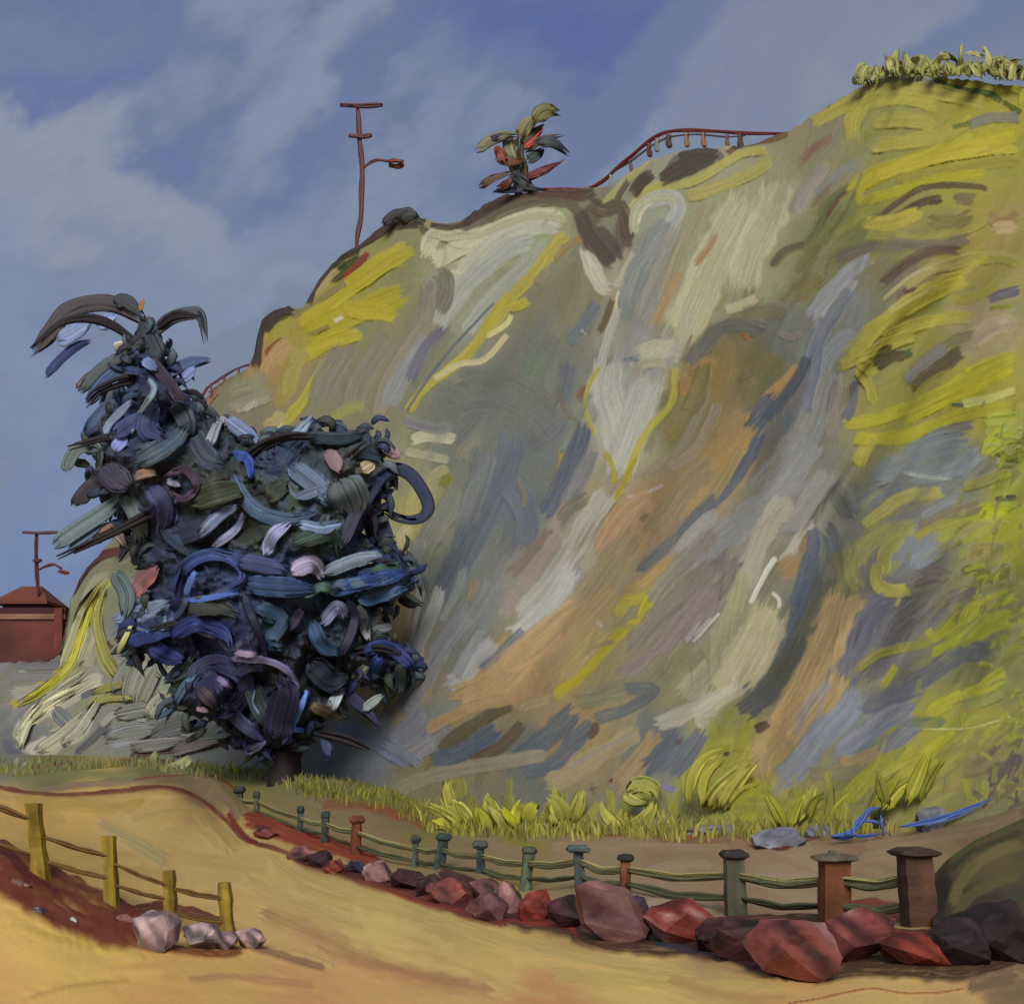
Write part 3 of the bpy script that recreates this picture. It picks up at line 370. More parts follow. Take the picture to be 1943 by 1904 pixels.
 (7,(330,520,340,460,420,400),60,(120,118,96),{}),(7,(180,560,140,680,120,860),90,(146,140,84),{}),(7,(240,620,280,560,300,540),50,(116,118,50),{}),(7,(150,600,240,550,290,520),50,(140,136,92),{}),(7,(330,600,260,720,180,860,130,1000),110,(116,118,100),{}),
 (7,(300,880,260,980,230,1040),30,(140,122,70),{}),(7,(560,360,520,500,460,640,370,820,280,1000,230,1100),140,(92,100,102),{}),(7,(480,560,560,640,600,760,560,880),120,(96,102,104),{}),(7,(440,420,400,600,330,800),110,(104,109,102),{}),(7,(740,450,740,520,700,640),40,(140,118,68),{}),(7,(560,560,590,640,580,700),26,(116,110,84),dict(soft=.8)),
 (7,(780,60,760,200,720,300),110,(92,98,98),dict(soft=.7)),(7,(860,180,800,260),50,(124,92,52),dict(soft=.7)),(7,(720,200,760,300,820,340),30,(110,100,82),dict(soft=.8)),(7,(840,330,800,460,720,640,660,740),90,(86,93,98),{}),(7,(880,440,800,600,740,700),70,(106,108,102),{}),(7,(860,640,780,690,720,760),60,(112,100,78),{}),
 (7,(940,60,920,200,960,360,980,520,960,600),150,(148,148,128),dict(lift=1.4)),(7,(1120,120,1060,300,1000,480,970,600),150,(142,144,126),dict(lift=1.4)),(7,(1040,130,1100,100,1180,110),50,(142,140,108),{}),(7,(990,90,1040,80,1060,100),18,(106,112,108),{}),
 (7,(900,110,850,200,840,300,880,400),24,(148,142,66),dict(lift=1.9)),(7,(1200,110,1190,260,1090,380,1030,500,1000,600),36,(148,142,58),dict(lift=1.9)),(7,(920,460,950,530,960,600),26,(146,138,48),dict(lift=1.8)),(7,(1000,600,930,690,870,770,820,860),34,(146,138,56),dict(lift=1.9)),(7,(1050,480,1000,580,960,660),24,(140,132,44),{}),
 (7,(940,600,860,740,780,880,660,1040,540,1160),110,(138,138,122),dict(lift=1.3)),(7,(800,920,720,1060,600,1180,500,1240),110,(144,145,130),dict(lift=1.4)),(7,(700,760,620,880,520,980),80,(114,102,84),dict(soft=.7)),(7,(740,780,660,900,560,1040,480,1160),80,(128,116,102),dict(soft=.6)),
 (7,(480,1220,400,1300,330,1380,250,1440),90,(134,136,128),dict(lift=1.3)),(7,(420,1180,350,1300,300,1400),50,(116,118,114),{}),(7,(600,1180,500,1280,400,1360),50,(98,104,104),{}),(7,(400,960,380,1060,350,1100),70,(126,112,86),{}),(7,(480,960,420,1080,300,1260),110,(108,110,102),{}),(7,(370,1100,250,1260,160,1420,60,1540),90,(112,114,112),{}),
 (7,(250,1000,220,1100,150,1280,130,1390),60,(142,144,132),dict(lift=1.6)),(7,(170,1020,130,1150,120,1270),44,(146,146,130),dict(lift=1.6)),(7,(130,1400,160,1330),34,(146,148,138),{}),(7,(150,1060,120,1180,100,1300,130,1420),24,(146,118,76),{}),(7,(130,1290,150,1310),24,(124,82,48),{}),
 (7,(1160,600,1060,640,1000,650),16,(148,138,122),{}),(7,(1340,200,1280,360,1200,480,1050,580),70,(126,116,88),dict(soft=.6)),(7,(1385,250,1330,380,1260,480,1160,540),50,(134,118,90),{}),(7,(1260,130,1260,200,1230,260),90,(142,110,62),{}),(7,(1330,80,1300,220,1240,330),80,(112,104,64),{}),
 (7,(1140,640,1040,700,960,800,900,920),120,(150,122,82),dict(lift=1.1)),(7,(1385,500,1260,600,1180,720,1080,820),120,(132,116,76),{}),(7,(1385,640,1280,740,1160,860,1040,960),70,(92,98,92),dict(soft=.6)),(7,(1060,760,960,900,860,1040,760,1160),130,(132,118,80),{}),(7,(1100,700,1060,760),50,(112,104,74),dict(soft=.7)),
 (7,(860,1060,700,1200,560,1320,420,1440,260,1500),150,(150,126,80),dict(lift=1.1)),(7,(980,1000,860,1130,740,1260,620,1360),110,(142,122,76),{}),(7,(760,1200,640,1300,480,1380),60,(156,124,82),dict(soft=.6)),(7,(1200,900,1080,1000,980,1040),60,(146,124,66),{}),
 (7,(1150,1000,1080,1060,1000,1080,960,1150),60,(148,140,50),dict(lift=1.6)),(7,(1140,1010,1090,1080,1060,1160),50,(156,146,30),dict(lift=1.7)),(7,(1085,1155,1000,1190,900,1290,830,1370,700,1470),46,(150,140,36),dict(lift=1.7)),(7,(1060,1170,960,1190,880,1250,820,1330),20,(140,132,66),{}),(7,(960,1240,880,1260,840,1300),24,(132,120,80),{}),
 (7,(1385,700,1280,800,1200,900),70,(130,130,118),{}),(7,(1385,780,1260,900,1160,1000,1090,1100),80,(122,116,98),{}),(7,(1385,900,1260,1040,1120,1160,1000,1300),110,(120,112,94),{}),(7,(1385,1000,1240,1160,1120,1300,960,1400),110,(124,112,98),{}),(7,(1190,1270,1120,1300,1060,1300),50,(132,112,100),dict(soft=.7)),(7,(1360,1140,1280,1220),20,(144,138,120),{}),(7,(880,1150,910,1190),24,(142,138,122),dict(soft=.7)),
 (7,(1200,1280,1080,1400,900,1460,780,1480),90,(118,114,84),{}),(7,(1380,1300,1300,1400,1200,1480),110,(138,132,102),{}),(7,(1385,1450,1280,1520,1100,1590),80,(146,141,118),dict(lift=1.4)),(7,(1385,1520,1300,1560,1340,1600),40,(140,134,110),{}),
 (7,(700,1470,600,1500,560,1530),50,(138,128,84),{}),(7,(980,1430,1120,1440,1000,1520,860,1560),60,(94,100,92),{}),(7,(820,1500,720,1600,600,1700,540,1750),110,(86,94,94),dict(lift=.6)),(7,(900,1560,800,1640,700,1740,560,1770),80,(88,96,98),{}),(7,(860,1560,880,1600,840,1640),50,(104,80,54),dict(soft=.7)),
 (7,(560,1480,440,1540,330,1620,220,1700),70,(90,84,58),{}),(7,(500,1580,420,1640,320,1700,180,1740),90,(80,92,100),{}),(7,(600,1560,500,1660,360,1730),60,(96,82,58),{}),(7,(560,1470,400,1500,260,1560,160,1620),60,(148,122,76),{}),(7,(200,1500,120,1600,0,1680),130,(110,114,116),{}),(7,(240,1620,160,1680,60,1730),90,(122,122,118),{}),(7,(20,1620,100,1700,150,1750),20,(84,102,132),{}),(7,(0,1640,60,1740),40,(90,106,130),{}),
 (7,(1080,1590,980,1650,860,1720,740,1800,640,1830),90,(142,126,84),dict(lift=1.1)),(7,(1040,1620,900,1680,760,1760),20,(132,124,104),{}),(7,(1150,1600,1080,1700,1000,1800,940,1860),110,(146,124,78),{}),(7,(700,1700,520,1730,340,1760,180,1800,40,1870),70,(132,122,94),{}),(7,(1250,1600,1160,1700,1060,1790),110,(88,94,98),{}),(7,(1340,1580,1260,1700,1180,1800),90,(92,96,100),{}),(7,(1240,1640,1200,1660),30,(96,84,78),{}),(7,(960,1800,930,1820),24,(118,66,44),{}),
 (7,(1140,1820,1180,1840,1220,1850),30,(108,104,124),{}),(7,(900,1830,840,1840),90,(112,98,66),{}),
 # left spur below the tree
 (2,(430,260,360,290,320,400,280,520,220,620),56,(134,134,104),dict(lift=1.3)),(2,(400,290,350,360,310,480,260,600,160,680,30,760),54,(148,142,50),dict(lift=1.7)),(2,(430,260,370,340,370,500,400,600,480,660),44,(142,138,72),dict(lift=1.5)),(2,(340,480,330,580,300,660),60,(138,134,104),{}),(2,(400,450,460,560,540,640),90,(120,120,104),{}),
 (2,(20,700,160,700,300,640,400,620),70,(132,130,112),{}),(2,(60,900,100,820,220,740,380,650),70,(148,142,114),dict(lift=1.5)),(2,(70,940,180,900,300,830,340,760),90,(144,140,118),dict(lift=1.5)),(2,(490,670,400,700,320,770),34,(144,140,76),dict(lift=1.4)),(2,(550,740,450,740,350,730),22,(140,136,74),{}),
 (2,(220,740,240,790,260,840),60,(104,108,104),{}),(2,(400,800,500,760,560,720,600,700),90,(122,122,104),{}),(2,(620,540,580,640,520,720),90,(122,124,108),{}),(2,(720,560,660,640,640,700),60,(116,122,96),{}),(2,(390,900,500,870,620,830,820,800),100,(112,113,108),dict(lift=1.2)),(2,(860,820,760,880,620,900,500,910),70,(104,102,98),{}),(2,(280,940,360,870,420,800),34,(86,84,86),{}),
 (2,(60,860,140,780,260,700,400,640),60,(158,152,126),dict(lift=1.5)),(2,(90,930,200,880,290,830),60,(156,150,130),{}),(2,(180,800,260,740,360,680),30,(150,146,124),{}),(2,(400,900,520,870,640,850),50,(126,127,122),{}),(2,(250,600,300,540,340,470),40,(104,106,96),{}),(2,(300,720,380,690,470,700),26,(92,94,92),{}),(2,(420,600,470,660,540,680),40,(98,102,98),{}),(2,(440,640,520,600,600,620,640,680),34,(136,138,120),dict(lift=1.4)),(2,(500,720,560,650,620,600),24,(142,142,118),{}),(2,(600,760,640,690,690,640),26,(126,134,110),{}),(2,(380,830,440,780,520,790,560,840),30,(138,136,120),dict(lift=1.3)),(2,(560,900,620,840,700,850,780,880),30,(134,134,124),{}),(2,(60,640,120,600,200,610),26,(126,126,116),{}),(2,(30,600,80,560,160,570,230,600),30,(112,112,104),dict(lift=1.3)),(2,(120,820,180,860,260,840),20,(110,110,108),{}),(2,(60,800,110,740,180,700),26,(98,100,98),{}),(2,(700,900,780,860,860,870),30,(98,96,94),{}),(2,(20,560,100,590,220,590,240,620),60,(102,103,98),{}),(2,(20,640,140,640,220,640),40,(112,112,104),{}),(2,(20,860,40,920,100,950),40,(90,90,94),{}),(2,(20,820,60,780,120,730),40,(116,116,106),{}),(2,(120,1000,220,980,300,990),24,(112,46,54),{}),(2,(60,960,200,950,330,950),18,(134,132,118),{}),(2,(480,950,600,920,760,910,860,880),36,(96,62,46),{}),
 (2,(400,480,480,440,600,420),110,(100,112,116),{}),(2,(480,330,560,360,640,320),90,(92,100,98),{}),(2,(500,300,560,240,600,220),70,(122,84,72),{}),(2,(420,200,500,150,560,160),60,(88,80,86),{}),(2,(350,160,420,80,480,50),60,(146,118,100),{}),(2,(400,540,430,500),40,(110,60,46),{}),
 (2,(1540,260,1500,400,1500,560,1440,700,1380,830),110,(146,124,76),{}),(2,(1560,560,1500,680,1440,760),80,(150,126,76),{}),(2,(1260,820,1400,880,1560,980),60,(104,116,130),{}),(2,(1340,860,1480,900,1600,980),50,(110,118,122),{}),(2,(1560,60,1520,120,1540,200),50,(156,150,106),{}),(2,(1480,80,1500,160,1560,200),50,(148,144,90),{}),(2,(1600,100,1560,240,1540,340),60,(124,126,112),{}),
 (2,(1300,560,1340,640,1400,700),60,(142,122,76),{}),]:
    K(reg, xy, w, col, **k)
for i in range(150):                       # weathering drawn across the beds, in colours carried from beside it
    px = rnd.uniform(1480, 1960) if i % 4 else rnd.uniform(550, 1960); j = np.argmin(np.abs(pxs-px)); py = rnd.uniform(YT[j]+20, YB[j])
    a = math.radians((118 if px < 1500 else 118+(min(px, 1800)-1500)/300*27)+rnd.gauss(0, 8)); l = rnd.uniform(50, 150); ux, uy = math.cos(a), math.sin(a); b = rnd.uniform(-.15, .15)*l
    c = loc_col(px+rnd.uniform(-45, 45), py+rnd.uniform(-30, 30))*rnd.uniform(.9, 1.08)+np.array([rnd.gauss(0, 3), rnd.gauss(0, 2), rnd.gauss(0, 5)])
    K(0, (px-ux*l/2, py-uy*l/2, px-uy*b, py+ux*b, px+ux*l/2, py+uy*l/2), rnd.uniform(9, 30), np.clip(c, 10, 230), soft=.8, op=.5, lift=.7, streak=.1)
for i in range(230):                       # feathery tufts matted against the slope at the right
    cx_, cy_, sx_, sy_, cs = [(1905, 850, 40, 60, [(138,146,60),(126,134,50),(146,150,84),(110,118,60)]), (1870, 1090, 60, 60, [(126,118,70),(112,112,56),(140,130,86),(134,136,56)]), (1880, 1200, 60, 60, [(140,142,52),(126,128,50),(112,112,70)]), (1910, 1500, 40, 50, [(96,84,70),(112,98,64),(84,74,72)]), (1880, 1380, 60, 60, [(138,138,58),(118,116,62)])][i % 5]
    px = rnd.gauss(cx_, sx_); py = rnd.gauss(cy_, sy_); a = math.radians(rnd.gauss(-35, 28)); l = rnd.uniform(18, 50); K(0, (px, py, px+l*.5*math.cos(a), py+l*.5*math.sin(a)-3, px+l*math.cos(a), py+l*math.sin(a)), rnd.uniform(5, 13), np.array(rnd.choice(cs)), lift=1.0, op=.85)
for reg, xy, w, col in [(5,(940,800,1060,730,1180,680,1350,640,1500,630,1650,640,1740,600),70,(76,62,50)),(5,(960,770,1060,680,1150,620,1300,600,1450,605),40,(54,52,60)),(5,(760,800,860,822,950,808,1060,740),34,(70,54,46)),(5,(1080,790,1200,720,1400,670,1560,680,1640,760),70,(96,86,68)),(5,(1620,700,1680,860,1760,960,1850,1030),110,(78,68,56)),(5,(1660,650,1760,720,1860,700,1900,800,1900,920),90,(84,70,56)),
  (5,(50,1270,90,1140,160,1050,230,980,340,930,430,880,520,830,600,810,720,800),52,(68,56,48)),(5,(200,1140,300,1050,390,980),36,(66,72,42)),(5,(260,1110,340,1040,420,960),34,(124,56,40)),(1,(970,440,975,330,1000,250,1060,210,1140,205),60,(66,54,50)),(1,(1165,200,1190,120,1240,50,1300,0),44,(62,52,48)),
  (6,(440,580,540,520,640,470,700,440),80,(76,66,54)),(6,(330,640,380,570,440,530),54,(76,62,48)),(6,(520,470,600,445,700,440),36,(70,66,56)),(6,(300,700,280,640,330,560),30,(90,80,64)),(6,(-60,625,60,625,150,640),36,(82,62,50)),(2,(262,340,300,260,340,210,400,175,480,160),34,(84,50,42)),
  (5,(740,900,800,860,850,880,940,870,1060,860,1200,800,1400,750,1560,780),50,(158,154,124)),(6,(345,800,350,700,420,640,540,645),44,(158,156,128))]:
    K(0, [c for p in R(reg, *xy) for c in p], w*REG[reg][0], col, lift=1.0)
# fine grain of the eroded face and edge relief
Hc += (fbm(ax*9, bxn*4, 4, 31)-.5)*1.1
Dc2 = Dc-Hc*.085*np.clip(Dc/50, .6, 1.6)
Xc = (PXc-CX)/F*Dc2; Zc = EYE+(HY-PYc)/F*Dc2
# skirt below the foot, crest rolling back into a plateau behind
sk = [(-6, 0)]
rowsX = [Xc[0]]; rowsY = [Dc2[0]+.6]; rowsZ = [Zc[0]-4]
Xa = np.vstack([rowsX[0][None], Xc]); Ya = np.vstack([rowsY[0][None], Dc2]); Za = np.vstack([rowsZ[0][None], Zc]); Ca = np.concatenate([Cc[:1], Cc])
for j, (dd_, dz) in enumerate([(.7, .1), (2, 0), (5, -.4), (10, -.8), (18, -1.5), (30, -3), (46, -7), (66, -18), (84, -40)]):
    yy = Dc2[-1]+dd_; xx = (pxs-CX)/F*(Dc2[-1]+dd_*.55); zz = Zc[-1]+dz+(vn(xx/4, yy/4+j, 3)-.5)*.3*min(1, dd_/5)
    if dz < -10: zz = np.maximum(zz, -5)
    if j == 8: zz = zz*0-5
    Xa = np.vstack([Xa, xx[None]]); Ya = np.vstack([Ya, yy[None]]); Za = np.vstack([Za, zz[None]]); Ca = np.concatenate([Ca, Cc[-1:]*.5+lin((96, 88, 60))*.5])
tag(gridmesh('cliff', Xa, Ya, Za, Ca, M_EARTH), kind='structure')
def on_cliff(px, py, off=0.0):
    j = int(np.argmin(np.abs(pxs-px))); t = (py-YB[j])/(YT[j]-YB[j]); i = int(np.clip(round(t*(NT-1)), 0, NT-1)); return float(Dc2[i, j])-off

# ------------------------------------------------------------------ plants from bundles of strands
def bundle(pts, w, col, n=None, depthj=.35, taper=.35, jit=.1, segs=None, lenj=.14, flat=.6, kmin=.25):
    """pts: 3-D path; returns verts, faces, colours of n strands lying side by side"""
    P = smooth([tuple(p) for p in pts], 4 if len(pts) > 2 else 6); n = n or max(3, min(9, int(w/.16)))
    Tn = np.gradient(P, axis=0); Tn /= np.linalg.norm(Tn, axis=1)[:, None]+1e-9
    view = np.array([0, 1, 0.]); Sd = np.cross(Tn, view); Sd /= np.linalg.norm(Sd, axis=1)[:, None]+1e-9; Nn = np.cross(Sd, Tn)
    V, Fc, C = [], [], []; m = len(P)
    for k in range(n):
        off = ((k+.5)/n-.5)*w*.86; r = w/n*.85*rnd.uniform(.8, 1.3); dz = rnd.uniform(-1, 1)*w*depthj
        a0 = int(rnd.uniform(0, lenj)*m); a1 = m-int(rnd.uniform(0, lenj)*m); base = len(V); cc = lin(np.clip(np.array(col)*rnd.uniform(1-jit, 1+jit), 4, 240), ALB)
        idx = list(range(a0, max(a1, a0+3)));  idx = [i for i in idx if i < m]
        for q, i in enumerate(idx):
            t = q/max(1, len(idx)-1); rr = r*(kmin+(1-kmin)*min(1, t/.18+.05, (1-t)/taper+.05)); wob = math.sin(i*.9+k*2)*r*.25
            spread = 1-.35*abs(2*t-1)**2
            ctr = P[i]+Sd[i]*(off*spread+wob)+Nn[i]*dz
            for a_, b_ in ((1, 0), (0, flat), (-1, 0), (0, -flat)): V.append(ctr+Sd[i]*rr*a_+Nn[i]*rr*b_); C.append(cc)
            if q:
                b0 = base+(q-1)*4; b1 = base+q*4
                for e in range(4): Fc.append((b0+e, b0+(e+1) % 4, b1+(e+1) % 4, b1+e))
        Fc.append((base+3, base+2, base+1, base)); e0 = len(V)-4; Fc.append((e0, e0+1, e0+2, e0+3))
    return V, Fc, C
def dab(pts, w, col, n=5, twist=.35, jit=.12, rag=.24, dome=.07, head=.14, tail=.3, tip=.4, sub=3, **_):
    """one broad bough or leaf: a domed, grooved blade with frayed ends; colour runs in streaks along it"""
    P = smooth([tuple(p) for p in pts], sub if len(pts) > 2 else 6); m = len(P); Kn = 2*n+1
    Tn = np.gradient(P, axis=0); Tn /= np.linalg.norm(Tn, axis=1)[:, None]+1e-9
    Sd = np.cross(Tn, np.array([0, 1, 0.])); Sd /= np.linalg.norm(Sd, axis=1)[:, None]+1e-9; Nn = np.cross(Tn, Sd); Nn = np.where(Nn[:, 1:2] > 0, -Nn, Nn)
    tw = rnd.uniform(-twist, twist); S2 = Sd*math.cos(tw)+Nn*math.sin(tw); N2 = Nn*math.cos(tw)-Sd*math.sin(tw)
    v = np.linspace(-1, 1, Kn); gro = np.array([rnd.uniform(.55, 1.1) if k % 2 else rnd.uniform(.2, .7) for k in range(Kn)])
    a0 = np.array([rnd.uniform(0, rag*.6) for _ in v]); a1 = 1-np.array([rnd.uniform(0, rag) for _ in v]); base = np.array(col)*rnd.uniform(.93, 1.07)
    lane = [np.clip(base*rnd.uniform(1-jit, 1+jit)+np.array([rnd.gauss(0, 2), rnd.gauss(0, 2), rnd.gauss(0, 3)]), 4, 240) for _ in v]
    if n >= 4:
        for _ in range(max(1, n//3)): k = rnd.randrange(Kn); lane[k] = lane[k]*rnd.choice((.62, 1.3))
    lane = lin(np.clip(np.array(lane), 4, 240), ALB); V, Fc, C = [], [], []; ring = 2*Kn-2
    for q in range(m):
        t = q/(m-1); tt = a0+(a1-a0)*t; prof = tip+(1-tip)*min(1, (t/head+.15)**.7, ((1-t)/tail+.1)**.7)
        idx = np.clip(tt*(m-1), 0, m-1.001); i0 = idx.astype(int); f = (idx-i0)[:, None]
        ctr = P[i0]*(1-f)+P[i0+1]*f; sd = S2[i0]; nn = N2[i0]; half = w*.5*prof
        xs = ctr+sd*(v*half)[:, None]; up = np.sqrt(np.clip(1-v*v, 0, 1))*w*dome*prof
        fr = xs+nn*(up*(.5+.5*gro))[:, None]; bk = xs-nn*(up*.6)[:, None]
        V += [tuple(p) for p in fr]+[tuple(bk[k]) for k in range(Kn-2, 0, -1)]
        C += list(lane)+[lane[k] for k in range(Kn-2, 0, -1)]
        if q:
            b0 = (q-1)*ring; b1 = q*ring
            for e in range(ring): Fc.append((b0+e, b0+(e+1) % ring, b1+(e+1) % ring, b1+e))
    for b, rv in ((0, True), ((m-1)*ring, False)):
        bk_ = lambda k: b+k if k in (0, Kn-1) else b+Kn-1+(Kn-1-k)
        for k in range(Kn-1):
            q4 = [b+k, b+k+1, bk_(k+1), bk_(k)]; u = []
            for z in q4:
                if z not in u: u.append(z)
            if rv: u.reverse()
            if len(u) > 2: Fc.append(tuple(u))
    return V, Fc, C
def join(lst):
    V, Fc, C = [], [], []
    for v, f, c in lst:
        b = len(V); V += v; Fc += [tuple(i+b for i in q) for q in f]; C += c
    return V, Fc, C
def stroke3(reg, xy, w, d, dj=0):
    pts = R(reg, *xy); return [U(x, y, d+rnd.uniform(-dj, dj)) for x, y in pts], w*REG[reg][0]/F*d

# ---- the big dark tree
TB = on_ground(541, 1484, 46, 58); TB.y = TB.y
tree = thing('cypress_tree', TB, 'tall ragged blue black tree with drooping boughs leaning left before the cliff', 'tree')
def tpart(name, b, m=M_LEAF, parent=tree, kind=None):
    o = mesh(name, *b, m, parent)
    if kind: o['kind'] = kind
    return o
td = TB.y
TRUNK = [(541,1492,td),(543,1440,td),(552,1390,td),(545,1310,td),(520,1220,td),(480,1100,td-.5),(430,960,td-.6),(380,840,td-.4),(330,740,td),(285,660,td),(268,600,td)]
V, Fc, C = [], [], []; P = smooth([tuple(U(*q)) for q in TRUNK], 5); m = len(P); ns = 12
for i, p in enumerate(P):
    t = i/(m-1); r = (.66*(1-t)**.8+.09)*(1+.35*max(0, 1-i/4))
    for k in range(ns):
        a = k/ns*2*math.pi; rr = r*(1+.16*math.sin(k*2.7+i*.2)+rnd.uniform(-.05, .05)); V.append((p[0]+rr*math.cos(a), p[1]+rr*math.sin(a), p[2])); g = vn(k*1.3, i*.15, 6)
        C.append(lin((36, 27, 27) if g < .68 else (66, 45, 30), ALB))
    if i:
        for k in range(ns): Fc.append(((i-1)*ns+k, (i-1)*ns+(k+1) % ns, i*ns+(k+1) % ns, i*ns+k))
tpart('trunk', (V, Fc, C), M_WOOD)
for xy in [(545,1330,620,1260,700,1230,760,1240),(520,1230,440,1190,350,1180,260,1200),(500,1150,600,1090,700,1070,770,1070),(440,970,330,960,220,1010,110,1060),(470,1060,560,960,650,880,700,840),(385,850,300,850,210,830,130,850),(420,930,480,860,540,830,600,830),(335,740,260,720,190,740,160,770),(290,670,200,610,120,610,60,660),(280,640,330,600,380,600),(550,1380,650,1400,700,1420),(548,1360,440,1350,370,1320)]:
    pts = R(0, *xy); b = bundle([U(x, y, td-.3-.9*i) for i, (x, y) in enumerate(pts)], .42, (46, 40, 42), n=3, depthj=.3); tpart('limb', b, M_WOOD)
poly = R(1, 540,330,600,400,650,480,720,580,770,640,850,680,960,750,1060,740,1150,690,1240,700,1330,690,1400,710,1450,790,1430,870,1390,1000,1350,1100)+R(2, 1380,160,1490,170,1550,240,1540,320,1480,350,1390,330,1350,420,1360,520,1460,530,1550,600,1480,640,1400,600,1320,620,1240,640,1260,740,1180,790,1110,840,1060,900,980,890,900,840,760,790,690,740,700,660,740,590,660,560,560,550,480,510,540,440,600,380,560,320,590,230,520,180,560,80)+R(1, 540,1110,500,1000,470,900,400,850,370,780,380,700,420,640,480,570,510,490,500,400)
pa = np.array(poly)
def inside(x, y):
    c = False; j = len(pa)-1
    for i in range(len(pa)):
        if (pa[i][1] > y) != (pa[j][1] > y) and x < (pa[j][0]-pa[i][0])*(y-pa[i][1])/(pa[j][1]-pa[i][1])+pa[i][0]: c = not c
        j = i
    return c
def pdist(X, Y):
    X = np.asarray(X, float); Y = np.asarray(Y, float); best = np.full(X.shape, 1e9); ins = np.zeros(X.shape, bool); q = np.roll(pa, 1, 0)
    for (x1, y1), (x0, y0) in zip(pa, q):
        dx, dy = x1-x0, y1-y0; t = np.clip(((X-x0)*dx+(Y-y0)*dy)/(dx*dx+dy*dy+1e-9), 0, 1); best = np.minimum(best, np.hypot(X-x0-t*dx, Y-y0-t*dy))
        if y1 != y0: ins ^= ((y1 > Y) != (y0 > Y)) & (X < dx*(Y-y0)/dy+x0)
    return np.where(ins, best, -best)
kx, ky = np.meshgrid(np.arange(150, 830, 2.5), np.arange(600, 1440, 2.5))
kd = pdist(kx, ky)+(fbm(kx/18, ky/18, 3, 40)-.5)*34+11
def core_d(X, Y, d): return td-3.4*np.sqrt(np.clip(d/110, 0, 1))-(fbm(np.asarray(X)/70, np.asarray(Y)/70, 3, 44)-.5)*3.4*np.clip(np.asarray(d)/30, 0, 1)
kC = interp_map(kx, ky, [(250,700,(42,50,74)),(300,800,(48,56,76)),(400,900,(52,58,54)),(450,1000,(48,54,44)),(560,880,(60,70,76)),(600,1000,(54,62,56)),(450,1100,(46,60,92)),(600,1150,(46,64,82)),(420,1200,(42,46,80)),(600,1280,(42,46,52)),(450,1320,(46,46,70)),(300,1020,(48,52,70)),(700,1050,(44,58,86)),(680,900,(72,78,76)),(520,1250,(40,42,54))], 3, 14); kH = np.zeros(kx.shape); lay.uniform = True
CORE_READY = True
